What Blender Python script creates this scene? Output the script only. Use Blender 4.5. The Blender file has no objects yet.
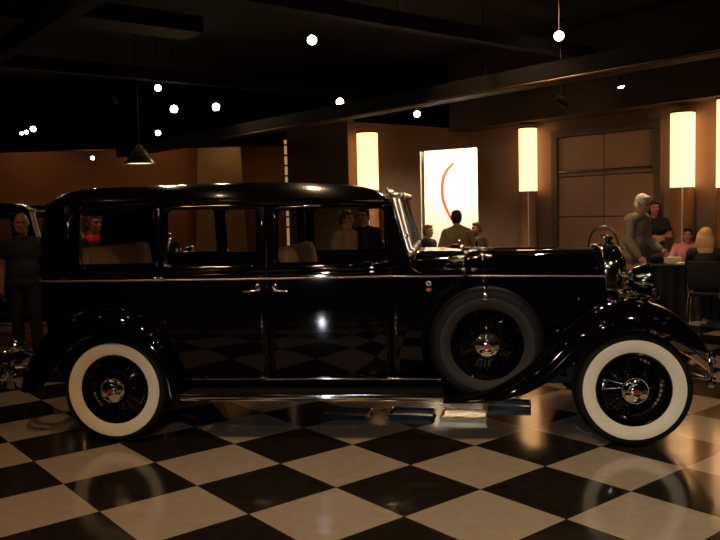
import bpy, bmesh, math, random
from mathutils import Vector, Matrix
from mathutils.geometry import delaunay_2d_cdt
random.seed(7)
PI = math.pi
scene = bpy.context.scene
COL = scene.collection

# ------------------------------------------------------------------ camera
FPX, PITCH, ROLL, CAMH = 783.0, 0.0762, 0.0250, 1.637
cp, sp, cr, sr = math.cos(PITCH), math.sin(PITCH), math.cos(ROLL), math.sin(ROLL)
DV = Vector((0, cp, -sp)); VV0 = Vector((0, sp, cp)); UV0 = Vector((1, 0, 0))
RV = cr * UV0 - sr * VV0; VV = sr * UV0 + cr * VV0; CV = Vector((0, 0, CAMH))
cam = bpy.data.cameras.new('camera'); camo = bpy.data.objects.new('camera', cam); COL.objects.link(camo)
cam.sensor_width = 36; cam.lens = FPX / 720 * 36; cam.clip_start = .05; cam.clip_end = 200
M = Matrix.Identity(4)
for i in range(3):
    M[i][0], M[i][1], M[i][2], M[i][3] = RV[i], VV[i], -DV[i], CV[i]
camo.matrix_world = M
scene.camera = camo

# ------------------------------------------------------------------ world, exposure
w = bpy.data.worlds.new('dark_hall'); scene.world = w; w.use_nodes = True
bg = w.node_tree.nodes['Background']; bg.inputs[0].default_value = (1, .62, .35, 1); bg.inputs[1].default_value = .0015
vs = scene.view_settings
vs.view_transform = 'Standard'; vs.look = 'None'; vs.exposure = 0.0; vs.gamma = 1.0; vs.use_curve_mapping = False
WARM = (1, .66, .34)
KEY = 1.12

# ceiling spotlights outside the frame, the marked ones added: position, aim, watts, colour, cone
KEYLAMPS = [((-2.8, 2.3, 3.9), (-1.9, 4.9, .3), 175, (1, .55, .23), 80),
            ((-1.0, 2.2, 3.9), (-.3, 4.6, .2), 130, (1, .66, .36), 75),
            ((2.1, 2.2, 3.9), (1.7, 4.6, .2), 255, (1, .78, .48), 75),
            ((.4, -1.2, 3.9), (.3, 3.4, 0), 112, (1, .71, .44), 70),
            ((-3.45, -9.1, 2.3), (.7, 5.3, .4), 1500, (.86, .92, 1), 22),  # cool lamp added behind the camera for the bluish glow on the door
            ((.3, 2.2, 3.9), (.45, 5.45, 1.55), 130, (1, .84, .6), 13),  # narrow spot added to brighten the windshield frame
            ((1.5, 8.9, 4.2), (1.3, 7.9, 0), 150, (1, .62, .3), 95)]  # added to brighten the floor beyond and under the limousine
# dimmer unseen lamps, added for sparks in the paint and the chrome
SPARKS = [(-4.2, 3.4), (-1.9, 4.0), (.6, 3.3), (3.6, 3.0), (4.6, 5.2), (-3.6, .2), (-.6, .4), (2.6, -.4), (1.2, -3.0), (4.4, .6), (-5.6, 5.6), (3.2, 7.4), (-1.6, 7.6), (.9, 8.0)]

# ------------------------------------------------------------------ helpers
def at_depth(px, py, y):
    r = DV + RV * ((px - 360) / FPX) - VV * ((py - 270) / FPX)
    return CV + r * (y / r.y)
def at_height(px, py, z):
    r = DV + RV * ((px - 360) / FPX) - VV * ((py - 270) / FPX)
    return CV + r * ((z - CAMH) / r.z)

MATS = {}
def mat(name, col, rough=.5, metal=0, coat=0, spec=.5, var=.08, scale=6, bump=0, bscale=40, emit=None, estr=0):
    if name in MATS: return MATS[name]
    m = bpy.data.materials.new(name); m.use_nodes = True
    nt = m.node_tree; b = nt.nodes['Principled BSDF']
    b.inputs['Roughness'].default_value = rough; b.inputs['Metallic'].default_value = metal
    b.inputs['Coat Weight'].default_value = coat; b.inputs['Coat Roughness'].default_value = .03
    b.inputs['Specular IOR Level'].default_value = spec
    tc = nt.nodes.new('ShaderNodeTexCoord')
    n = nt.nodes.new('ShaderNodeTexNoise'); n.inputs['Scale'].default_value = scale; n.inputs['Detail'].default_value = 4
    nt.links.new(tc.outputs['Object'], n.inputs['Vector'])
    mx = nt.nodes.new('ShaderNodeMix'); mx.data_type = 'RGBA'
    mx.inputs[6].default_value = (*[c * (1 - var) for c in col], 1)
    mx.inputs[7].default_value = (*[min(1, c * (1 + var)) for c in col], 1)
    nt.links.new(n.outputs['Fac'], mx.inputs[0]); nt.links.new(mx.outputs[2], b.inputs['Base Color'])
    if bump:
        n2 = nt.nodes.new('ShaderNodeTexNoise'); n2.inputs['Scale'].default_value = bscale
        nt.links.new(tc.outputs['Object'], n2.inputs['Vector'])
        bp = nt.nodes.new('ShaderNodeBump'); bp.inputs['Strength'].default_value = bump; bp.inputs['Distance'].default_value = .01
        nt.links.new(n2.outputs['Fac'], bp.inputs['Height']); nt.links.new(bp.outputs['Normal'], b.inputs['Normal'])
    if emit:
        b.inputs['Emission Color'].default_value = (*emit, 1); b.inputs['Emission Strength'].default_value = estr
    MATS[name] = m
    return m

def glass_mat(name, tint=(1, 1, 1)):
    m = bpy.data.materials.new(name); m.use_nodes = True
    nt = m.node_tree; nt.nodes.clear()
    o = nt.nodes.new('ShaderNodeOutputMaterial'); t = nt.nodes.new('ShaderNodeBsdfTransparent'); g = nt.nodes.new('ShaderNodeBsdfGlossy')
    t.inputs[0].default_value = (*tint, 1); g.inputs['Roughness'].default_value = .01
    f = nt.nodes.new('ShaderNodeFresnel'); ge = nt.nodes.new('ShaderNodeNewGeometry')
    mr = nt.nodes.new('ShaderNodeMapRange'); mr.inputs[3].default_value = 1.45; mr.inputs[4].default_value = 1 / 1.45
    nt.links.new(ge.outputs['Backfacing'], mr.inputs[0]); nt.links.new(mr.outputs[0], f.inputs[0])
    mx = nt.nodes.new('ShaderNodeMixShader')
    nt.links.new(f.outputs[0], mx.inputs[0]); nt.links.new(t.outputs[0], mx.inputs[1]); nt.links.new(g.outputs[0], mx.inputs[2])
    nt.links.new(mx.outputs[0], o.inputs[0]); MATS[name] = m
    return m

PAINT = mat('black_paint', (.0022, .0020, .0021), .045, 0, 0, .42)
ROOFM = mat('black_roof_paint', (.004, .0036, .0036), .16, 0, .3, .5)
CHROME = mat('chrome', (.86, .84, .80), .07, 1, var=.03)
DARKCHROME = mat('worn_metal', (.30, .27, .23), .25, 1)
RUBBER = mat('tyre_rubber', (.006, .0055, .005), .65, spec=.25, bump=.2, bscale=60)
GREYRUB = mat('grey_sidewall', (.022, .020, .019), .6, spec=.3, bump=.1)
SPARERUB = mat('spare_rubber', (.005, .0045, .004), .6, spec=.2)
WHITEW = mat('whitewall', (.86, .80, .64), .45, var=.04)
UNDER = mat('underbody_black', (.006, .005, .005), .7)
TAN = mat('tan_seat_cloth', (.42, .27, .15), .85, bump=.3, bscale=120)
STRIPE = mat('pinstripe_cream', (.30, .21, .14), .35, .6)
GLASS = glass_mat('window_glass', (.93, .92, .89))
LENS = mat('lamp_glass', (.55, .55, .55), .05, .6)
RED = mat('tail_lamp_red', (.35, .01, .008), .1)
ENAMEL = mat('orange_enamel', (.55, .10, .03), .3)
WHITEENAMEL = mat('white_enamel', (.7, .66, .58), .3)

class MB:
    def __init__(self): self.bm = bmesh.new()
    def box(self, c, s, rz=0, ry=0, bevel=0):
        m = Matrix.Translation(c) @ Matrix.Rotation(rz, 4, 'Z') @ Matrix.Rotation(ry, 4, 'Y') @ Matrix.Diagonal((s[0], s[1], s[2], 1))
        r = bmesh.ops.create_cube(self.bm, size=1, matrix=m)
        if bevel:
            es = {e for v in r['verts'] for e in v.link_edges}
            bmesh.ops.bevel(self.bm, geom=list(es), offset=bevel, segments=2, affect='EDGES', profile=.5)
        return self
    def ball(self, c, r, s=(1, 1, 1), seg=20, rz=0, ry=0, rx=0):
        m = Matrix.Translation(c) @ Matrix.Rotation(rz, 4, 'Z') @ Matrix.Rotation(ry, 4, 'Y') @ Matrix.Rotation(rx, 4, 'X') @ Matrix.Diagonal((r * s[0], r * s[1], r * s[2], 1))
        bmesh.ops.create_uvsphere(self.bm, u_segments=seg, v_segments=max(8, seg * 2 // 3), radius=1, matrix=m); return self
    def rod(self, a, b, r, r2=None, seg=14):
        a, b = Vector(a), Vector(b); d = b - a
        if d.length < 1e-6: return self
        q = d.to_track_quat('Z', 'Y').to_matrix().to_4x4()
        m = Matrix.Translation((a + b) / 2) @ q
        bmesh.ops.create_cone(self.bm, cap_ends=True, segments=seg, radius1=r, radius2=r if r2 is None else r2, depth=d.length, matrix=m); return self
    def capsule(self, a, b, r1, r2=None, seg=14):
        r2 = r1 if r2 is None else r2
        self.rod(a, b, r1, r2, seg); self.ball(a, r1, seg=seg); self.ball(b, r2, seg=seg); return self
    def rings(self, rings, close=True, cap=False, closeloop=False):
        vs = [[self.bm.verts.new(p) for p in r] for r in rings]
        n = len(vs[0]); L = len(vs)
        for i in range(L if closeloop else L - 1):
            A, B = vs[i], vs[(i + 1) % L]
            for j in range(n if close else n - 1):
                k = (j + 1) % n
                try: self.bm.faces.new((A[j], A[k], B[k], B[j]))
                except ValueError: pass
        if cap:
            self.bm.faces.new(list(reversed(vs[0]))); self.bm.faces.new(vs[-1])
        return self
    def tube(self, path, r, seg=8, closed=False):
        P = [Vector(p) for p in path]; n = len(P); rings = []; s = None
        for i in range(n):
            if closed: t = P[(i + 1) % n] - P[i - 1]
            else: t = P[min(i + 1, n - 1)] - P[max(i - 1, 0)]
            t.normalize()
            if s is None:
                a = min((Vector((1, 0, 0)), Vector((0, 1, 0)), Vector((0, 0, 1))), key=lambda v: abs(v.dot(t))); s = t.cross(a)
            s = (s - t * s.dot(t)).normalized(); u = s.cross(t)
            rr = r[i] if isinstance(r, (list, tuple)) else r
            rings.append([P[i] + (s * math.cos(k * 2 * PI / seg) + u * math.sin(k * 2 * PI / seg)) * rr for k in range(seg)])
        return self.rings(rings, True, not closed, closed)
    def lathe(self, prof, c=(0, 0, 0), axis='Z', seg=48, a0=0, a1=2 * PI):
        """prof: (radius, height) pairs turned about an axis through c"""
        full = abs(a1 - a0 - 2 * PI) < 1e-6; rings = []
        for i in range(seg if full else seg + 1):
            a = a0 + (a1 - a0) * i / seg; R = []
            for r, h in prof:
                u, v = r * math.cos(a), r * math.sin(a)
                p = {'Z': (u, v, h), 'Y': (u, h, v), 'X': (h, u, v)}[axis]
                R.append(Vector(c) + Vector(p))
            rings.append(R)
        self.rings(rings, False, False, full)
        bmesh.ops.remove_doubles(self.bm, verts=self.bm.verts, dist=1e-5)
        return self
    def prism(self, pts, thick, mapf):
        """2-D outline pts -> plate; mapf(u, v, t) gives the 3-D point, t in 0..thick"""
        a = [self.bm.verts.new(mapf(u, v, 0)) for u, v in pts]; b = [self.bm.verts.new(mapf(u, v, thick)) for u, v in pts]
        n = len(a)
        self.bm.faces.new(list(reversed(a))); self.bm.faces.new(b)
        for i in range(n):
            k = (i + 1) % n; self.bm.faces.new((a[i], a[k], b[k], b[i]))
        return self
    def build(self, name, m, parent=None, smooth=True, solid=0, offset=-1, angle=38):
        bmesh.ops.recalc_face_normals(self.bm, faces=self.bm.faces)
        me = bpy.data.meshes.new(name); self.bm.to_mesh(me); self.bm.free()
        if smooth:
            me.polygons.foreach_set('use_smooth', [True] * len(me.polygons))
            try: me.set_sharp_from_angle(angle=math.radians(angle))
            except Exception: pass
        o = bpy.data.objects.new(name, me); COL.objects.link(o)
        for x in (m if isinstance(m, (list, tuple)) else [m]): me.materials.append(x)
        if parent: o.parent = parent
        if solid:
            md = o.modifiers.new('thickness', 'SOLIDIFY'); md.thickness = solid; md.offset = offset
        return o

def tag(o, label=None, cat=None, group=None, kind=None):
    if label: o['label'] = label
    if cat: o['category'] = cat
    if group: o['group'] = group
    if kind: o['kind'] = kind
    return o
def empty(name, loc=(0, 0, 0), rz=0, label=None, cat=None, group=None):
    o = bpy.data.objects.new(name, None); COL.objects.link(o); o.location = loc; o.rotation_euler = (0, 0, rz)
    return tag(o, label, cat, group)
def kids(o): return [c for c in bpy.data.objects if c.parent == o]
def copy_tree(o, parent=None):
    c = o.copy(); COL.objects.link(c)
    if parent: c.parent = parent
    for ch in kids(o): copy_tree(ch, c)
    return c
def lerp_tab(tab, x):
    if x <= tab[0][0]: return tab[0][1]
    for (x0, y0), (x1, y1) in zip(tab, tab[1:]):
        if x <= x1: return y0 + (y1 - y0) * (x - x0) / (x1 - x0)
    return tab[-1][1]
def smooth_tab(tab, x):
    """Catmull-Rom through the table"""
    n = len(tab)
    if x <= tab[0][0]: return tab[0][1]
    if x >= tab[-1][0]: return tab[-1][1]
    for i in range(n - 1):
        if x <= tab[i + 1][0]:
            x0, y0 = tab[i]; x1, y1 = tab[i + 1]; h = x1 - x0; t = (x - x0) / h
            def sl(k):
                a = tab[max(0, k - 1)]; b = tab[min(n - 1, k + 1)]
                return (b[1] - a[1]) / (b[0] - a[0])
            m0, m1 = sl(i) * h, sl(i + 1) * h
            return (2*t**3-3*t*t+1)*y0 + (t**3-2*t*t+t)*m0 + (-2*t**3+3*t*t)*y1 + (t**3-t*t)*m1
def spline(pts, n):
    """n points along a Catmull-Rom curve through pts (tuples of any size)"""
    out = []; L = len(pts) - 1
    for k in range(n):
        s = k / (n - 1) * L; i = min(int(s), L - 1); t = s - i
        P = [pts[max(0, i - 1)], pts[i], pts[i + 1], pts[min(L, i + 2)]]
        out.append(tuple(.5 * (2*b + (c-a)*t + (2*a-5*b+4*c-d)*t*t + (3*b-a-3*c+d)*t**3) for a, b, c, d in zip(*P)))
    return out

# ================================================================== THE HALL
E1 = Vector((.628, -.778, 0)); E2 = Vector((.778, .628, 0))
ANG, TILE, TX, TY = .8923, .6, -.29, 7.56

def floor_material():
    m = bpy.data.materials.new('checker_tiles'); m.use_nodes = True
    nt = m.node_tree; b = nt.nodes['Principled BSDF']; N = nt.nodes.new; L = nt.links.new
    g = N('ShaderNodeNewGeometry'); mp = N('ShaderNodeMapping'); mp.vector_type = 'TEXTURE'
    mp.inputs['Location'].default_value = (TX * TILE, TY * TILE, 0); mp.inputs['Rotation'].default_value = (0, 0, -ANG)
    mp.inputs['Scale'].default_value = (TILE, TILE, TILE)
    L(g.outputs['Position'], mp.inputs['Vector'])
    sx = N('ShaderNodeSeparateXYZ'); L(mp.outputs[0], sx.inputs[0])
    def math_(op, a, b_=None):
        n = N('ShaderNodeMath'); n.operation = op
        for i, v in enumerate((a, b_)):
            if v is None: continue
            if isinstance(v, (int, float)): n.inputs[i].default_value = v
            else: L(v, n.inputs[i])
        return n.outputs[0]
    fa, fb = math_('FLOOR', sx.outputs[0]), math_('FLOOR', sx.outputs[1])
    par = math_('MODULO', math_('ABSOLUTE', math_('ADD', fa, fb)), 2)
    ra, rb = math_('FRACT', sx.outputs[0]), math_('FRACT', sx.outputs[1])
    da = math_('MINIMUM', ra, math_('SUBTRACT', 1, ra)); db = math_('MINIMUM', rb, math_('SUBTRACT', 1, rb))
    seam = math_('LESS_THAN', math_('MINIMUM', da, db), .004)
    n1 = N('ShaderNodeTexNoise'); n1.inputs['Scale'].default_value = 14; n1.inputs['Detail'].default_value = 8; n1.inputs['Roughness'].default_value = .7
    L(g.outputs['Position'], n1.inputs['Vector'])
    wn = N('ShaderNodeTexWhiteNoise'); wn.noise_dimensions = '2D'
    cx = N('ShaderNodeCombineXYZ'); L(fa, cx.inputs[0]); L(fb, cx.inputs[1]); L(cx.outputs[0], wn.inputs['Vector'])
    def mix(f, a, b_):
        n = N('ShaderNodeMix'); n.data_type = 'RGBA'
        if isinstance(f, (int, float)): n.inputs[0].default_value = f
        else: L(f, n.inputs[0])
        for i, v in ((6, a), (7, b_)):
            if isinstance(v, tuple): n.inputs[i].default_value = (*v, 1)
            else: L(v, n.inputs[i])
        return n.outputs[2]
    rmp = N('ShaderNodeMapRange'); rmp.inputs[1].default_value = .35; rmp.inputs[2].default_value = .7; L(n1.outputs['Fac'], rmp.inputs[0])
    light = mix(rmp.outputs[0], (.46, .38, .30), (.56, .47, .37))
    light = mix(math_('MULTIPLY', wn.outputs['Value'], .25), light, (.46, .39, .31))
    dark = mix(rmp.outputs[0], (.012, .010, .008), (.035, .026, .019))
    colr = mix(par, dark, light)
    colr = mix(seam, colr, (.05, .04, .03))
    L(colr, b.inputs['Base Color'])
    n2 = N('ShaderNodeTexNoise'); n2.inputs['Scale'].default_value = 3; L(g.outputs['Position'], n2.inputs['Vector'])
    rr = N('ShaderNodeMapRange'); rr.inputs[3].default_value = .07; rr.inputs[4].default_value = .17; L(n2.outputs['Fac'], rr.inputs[0]); L(rr.outputs[0], b.inputs['Roughness'])
    b.inputs['Specular IOR Level'].default_value = .42
    return m

def quad_plate(name, pts, m, thick=.1, nrm=(0, 0, 1)):
    mb = MB(); n = Vector(nrm)
    a = [mb.bm.verts.new(p) for p in pts]; b = [mb.bm.verts.new(Vector(p) - n * thick) for p in pts]
    mb.bm.faces.new(a); mb.bm.faces.new(list(reversed(b)))
    for i in range(len(a)):
        k = (i + 1) % len(a); mb.bm.faces.new((a[k], a[i], b[i], b[k]))
    return tag(mb.build(name, m, smooth=False), kind='structure')

FLOORM = floor_material()
quad_plate('floor', [(-16, -12, 0), (13, -12, 0), (13, 30, 0), (-16, 30, 0)], FLOORM)
CEILM = mat('ceiling_black', (.004, .0025, .002), .95, bump=.4, bscale=5)
CEILZ = 4.6
quad_plate('ceiling', [(-16, -12, CEILZ), (-16, 30, CEILZ), (13, 30, CEILZ), (13, -12, CEILZ)], CEILM, .1, (0, 0, -1))
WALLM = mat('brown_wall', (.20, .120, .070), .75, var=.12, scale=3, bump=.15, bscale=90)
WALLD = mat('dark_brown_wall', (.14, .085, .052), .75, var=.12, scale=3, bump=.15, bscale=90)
WALLO = mat('orange_wall', (.42, .17, .065), .75, var=.1, scale=2, bump=.1, bscale=80)
WALLC = mat('cream_wall', (.50, .30, .14), .75, var=.1)

def wall(name, a, b, z0, z1, m, thick=.15, kind='structure'):
    a, b = Vector((a[0], a[1], 0)), Vector((b[0], b[1], 0)); d = (b - a).normalized(); n = Vector((-d.y, d.x, 0))
    if n.dot(-(a + b) / 2) > 0: n = -n
    mb = MB(); pts = [a, b, b + n * thick, a + n * thick]
    mb.rings([[p + Vector((0, 0, z0)) for p in pts], [p + Vector((0, 0, z1)) for p in pts]], True, True)
    return tag(mb.build(name, m, smooth=False), kind=kind)

RW0 = Vector((5.13, 12.5, 0))                       # a point of the right wall, which runs along E1
corner = Vector((2.27, 16.05, 0)); blk = Vector((-.16, 14.1, 0)); blk2 = blk - E1 * 1.95
wall('wall_right', RW0 + E1 * 3.5, corner - E1 * .0, 0, CEILZ, WALLM)
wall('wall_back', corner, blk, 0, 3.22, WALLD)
wall('wall_side', blk, blk2, 0, 3.45, WALLM)
pl, pr = at_depth(-120, 200, 20.6), at_depth(200, 200, 20.6)
wall('wall_left', (pl.x - 4, pl.y), (pr.x, pr.y), 0, CEILZ, WALLO)
pa, pb, pc, pd = at_depth(198, 120, 20.0), at_depth(238, 120, 19.7), at_depth(252, 330, 19.7), at_depth(198, 330, 20.0)
for q_ in (pc, pd): q_.z = 0
quad_plate('wall_end', [pd, pc, pb, pa], WALLC, .2, (0, -1, 0))
pl, pr = at_depth(236, 200, 22.5), at_depth(300, 200, 22.5)
wall('wall_far', (pl.x, pl.y), (pr.x, pr.y), 0, CEILZ, WALLO)
mb = MB(); mb.box((-8.0, 18.4, (3.19 + CEILZ) / 2), (18.0, .3, CEILZ - 3.19 - .002))
tag(mb.build('trim_2', mat('soffit_black', (.006, .004, .003), .9), smooth=False), kind='structure')
# soffit over the right wall, bottom lit by the wall lamps
def along(a, b, n_, depth, z0, z1, name, m, kind='structure'):
    mb = MB(); pts = [a, b, b + n_ * depth, a + n_ * depth]
    mb.rings([[p + Vector((0, 0, z0)) for p in pts], [p + Vector((0, 0, z1)) for p in pts]], True, True)
    return tag(mb.build(name, m, smooth=False), kind=kind)
inn = -E2                                            # from the right wall into the hall
along(RW0 + E1 * 3.5 + inn * .001, corner + inn * .001, inn, .55, 3.16, CEILZ - .001, 'trim_1', mat('soffit_brown', (.036, .022, .013), .8))
BEAMM = mat('beam_brown', (.005, .0024, .0015), .7, bump=.1)
BEAMD = mat('beam_black', (.0025, .0014, .001), .9, bump=.1)
b0 = at_height(720, 57, 3.0); b0.z = 0
along(b0 + E1 * 3, b0 - E1 * 14, inn, .30, 3.0, 3.2, 'ceiling_beam', BEAMM)
q_ = inn * .31 + Vector((0, 0, 3.0))
tag(MB().rod(b0 + E1 * 3 + q_, b0 - E1 * 9 + q_, .014).build('trim_3', mat('lit_edge_bronze', (.30, .18, .10), .35, .9)), kind='structure')  # bronze rod added to draw the lit lower edge of the beam
for i, (px, py, z, dr, ln) in enumerate([(0, 55, 3.7, E1, 9), (155, 80, 3.9, E2, 9), (110, 20, 3.9, E2, 2.4), (360, 20, 4.0, E2, 10)]):
    p = at_height(px, py, z); p.z = 0; nn = Vector((-dr.y, dr.x, 0))
    along(p - dr * ln / 2, p + dr * ln / 2, nn, .16 if i != 2 else .5, z, z + .2, 'ceiling_beam', BEAMD)

# roll-up door in the right wall
def rw(px, off=0, py=160):
    """point of the right wall seen at pixel (px, py)"""
    r = DV + RV * ((px - 360) / FPX) - VV * ((py - 270) / FPX); k = r.x / r.y
    q = RW0 + inn * off; t = (q.x - k * q.y) / (.628 + k * .778)
    return q - E1 * t
da, db = rw(560), rw(657)
DOORM = mat('rollup_door_panels', (.34, .20, .11), .6, var=.06)
DFRAME = mat('door_frame_metal', (.10, .065, .04), .5)
dl = (db - da).length; dd = (db - da).normalized()
dz = at_depth(610, 133, (da.y + db.y) / 2).z
mb = MB()
hgt = dz; rows = 4
for r_ in range(rows):
    for c_ in range(2):
        mid = da + dd * (dl * (c_ + .5) / 2) + inn * .03
        mb.box((mid.x, mid.y, hgt * (r_ + .5) / rows), (dl / 2 - .02, .05, hgt / rows - .02), math.atan2(dd.y, dd.x), bevel=.006)
door = tag(mb.build('door_1', DOORM, smooth=False), kind='structure')
mb = MB(); a_ = math.atan2(dd.y, dd.x)
for p in (da - dd * .06, db + dd * .06):
    q = p + inn * .05; mb.box((q.x, q.y, hgt / 2), (.12, .10, hgt), a_)
q = (da + db) / 2 + inn * .05; mb.box((q.x, q.y, hgt + .06), (dl + .24, .10, .12), a_)
mb.build('door_frame', DFRAME, door, smooth=False)
q = (da + db) / 2 + inn * .08
MB().rod(q - dd * dl * .48 + Vector((0, 0, hgt * .78)), q + dd * dl * .48 + Vector((0, 0, hgt * .78)), .022).build('door_bar', DARKCHROME, door)

# ---------------------------------------------------------------- column lamps
WOOD = mat('column_wood', (.30, .135, .05), .45, var=.25, scale=9)
SHADE = mat('lamp_shade_glow', (.9, .8, .6), .5, emit=(1, .53, .215), estr=2.7)
CAPM = mat('lamp_cap', (.06, .035, .02), .5)
def column_lamp(base, r, z0, z1, label):
    t = empty('column_lamp', base, 0, label, 'lamp', 'tall column lamps along the wall')
    MB().lathe([(0, 0), (r * .96, 0), (r * .96, z0), (0, z0)], seg=40).build('wood_column', WOOD, t)
    MB().lathe([(0, z0), (r, z0), (r, z1), (0, z1)], seg=40).build('lamp_shade', SHADE, t)
    MB().lathe([(0, z1), (r * 1.04, z1), (r * 1.04, z1 + .03), (0, z1 + .03)], seg=40).build('lamp_cap', CAPM, t)
    d = (Vector((0, 0, 0)) - Vector(base)); d.z = 0; d.normalize()
    MB().rod(d * (r + .004) + Vector((0, 0, .9)), d * (r + .004) + Vector((0, 0, z0)), .013).build('metal_strip', mat('brushed_strip', (.85, .75, .6), .45, .8), t)
    return t
for px, pt, pb, depth_off, r, lab in [
        (367.3, 132.5, 190, None, .185, 'glowing column lamp just above the limousine roof, nearest to the white banner'),
        (528, 128, 191, .22, .165, 'glowing column lamp between the white banner and the roll-up door'),
        (682.5, 112, 187, .2, .18, 'glowing column lamp behind the seated people at the black table'),
        (729.5, 88, 187, .2, .18, 'glowing column lamp cut off by the right picture edge')]:
    if depth_off is None: p = Vector((at_depth(px, 150, 14.1).x, 13.95, 0))
    else: p = rw(px, depth_off)
    zt_, zb_ = at_depth(px, pt, p.y - r).z, at_depth(px, pb, p.y - r).z
    column_lamp(p, r, zb_, min(zt_, 3.13), lab)
# louvred lamp on the far wall
p = at_depth(289, 160, 17.2)
t = empty('louvred_lamp', (p.x, p.y, 0), 0, 'louvred cream light column half hidden behind the brown wall corner', 'lamp')
z0_, z1_ = 1.2, at_depth(289, 140, 17.2).z
MB().box((0, 0, z1_ / 2), (.19, .08, z1_)).build('light_panel', mat('louvre_glow', (.8, .6, .35), .6, emit=(1, .62, .28), estr=.35), t, smooth=False)
for k in range(9): MB().box((0, -.05, z0_ + (z1_ - z0_) * (k + .5) / 9), (.22, .06, .035)).build('louvre', CAPM, t, smooth=False)

# ---------------------------------------------------------------- banner
bp_ = at_depth(451, 200, 12.6)
tb, bb = at_depth(451, 148.5, 12.6).z, .03
bw = 54 / FPX * 12.6
ban = empty('display_banner', (bp_.x, bp_.y, 0), -.10, 'tall white banner with one red-orange curved stroke behind the hood', 'banner')
BANM = mat('banner_fabric', (.86, .83, .76), .7, var=.02)
mb = MB(); hw_ = bw / 2
mb.prism([(-hw_, bb), (hw_, bb), (hw_ - .01, tb), (-hw_ + .02, tb - .03)], .02, lambda u, v, q: Vector((u, q, v)))
mb.build('fabric_panel', BANM, ban, smooth=False)
mb = MB(); mb.prism([(0, bb), (.35, bb), (.30, tb - .03), (.02, tb - .03)], .01, lambda u, v, q: Vector((-hw_ - .05 + u * .15 + q, u + .0, v)))
mb.build('side_panel', mat('banner_side', (.50, .42, .34), .7), ban, smooth=False)
mb = MB(); pts = spline([(454, 163), (446.5, 171), (442.6, 183), (443, 198), (447.5, 211), (453, 221)], 28)
path = []
for px, py in pts:
    q = at_depth(px, py, 12.58); path.append(((q.x - bp_.x), q.z))
N_ = len(path); L_, R_ = [], []
for i, (u, v) in enumerate(path):
    u0, v0 = path[max(0, i - 1)]; u1, v1 = path[min(N_ - 1, i + 1)]
    l = math.hypot(u1 - u0, v1 - v0); nx, nz = (v1 - v0) / l, -(u1 - u0) / l
    wd = .016 + .010 * math.sin(PI * min(1, (i + 4) / N_))
    L_.append((u + nx * wd, v + nz * wd)); R_.append((u - nx * wd, v - nz * wd))
mb.rings([[Vector((a[0], -.003, a[1])) for a in L_], [Vector((a[0], -.003, a[1])) for a in R_], [Vector((a[0], -.0005, a[1])) for a in R_]], False)
mb.build('curved_stroke', mat('stroke_red_orange', (.62, .055, .008), .6), ban, smooth=False)
MB().box((0, .06, .025), (bw * .9, .30, .05), bevel=.01).build('stand_base', CAPM, ban)

# ---------------------------------------------------------------- ceiling spotlights
BULB = mat('spotlight_bulb', (1, .9, .7), .4, emit=(1, .74, .42), estr=45)
CAN = mat('spotlight_can', (.004, .003, .003), .6)
def spot_fixture(p, aim, r, label, watts=0, colr=WARM, cone=60, glow=True, group='ceiling spotlights'):
    t = empty('ceiling_spotlight', p, 0, label, 'spotlight', group); r = r * .88
    d = (Vector(aim) - Vector(p)).normalized()
    q = d.to_track_quat('Z', 'Y').to_matrix()
    def oriented(prof, name, m):
        mb = MB(); mb.lathe(prof, seg=20)
        bmesh.ops.transform(mb.bm, matrix=q.to_4x4(), verts=mb.bm.verts)
        return mb.build(name, m, t)
    oriented([(0, -2.6 * r), (r * .7, -2.5 * r), (r * .9, -1.6 * r), (r * 1.1, .25 * r), (r * 1.0, .25 * r), (r * .95, -.1 * r)], 'housing', CAN)
    oriented([(0, .62 * r), (r * .5, .50 * r), (r * .85, .2 * r), (r * .95, -.06 * r), (r * .9, -.12 * r), (0, -.12 * r)], 'bulb', BULB if glow else LENS)
    top = -d * 1.4 * r
    MB().rod(top, (top.x, top.y, CEILZ - p[2]), .007, seg=6).build('stem', CAN, t)
    if watts:
        l = bpy.data.lights.new('spotlight_beam', 'SPOT'); l.energy = watts; l.color = colr
        l.spot_size = math.radians(cone); l.spot_blend = .7; l.shadow_soft_size = r * .8
        lo = bpy.data.objects.new('spotlight_beam', l); COL.objects.link(lo); lo.parent = t
        lo.location = d * (r * .5); lo.rotation_euler = d.to_track_quat('-Z', 'Y').to_euler()
    return t
cam_aim = (0, 1.5, 1.0)
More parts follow.
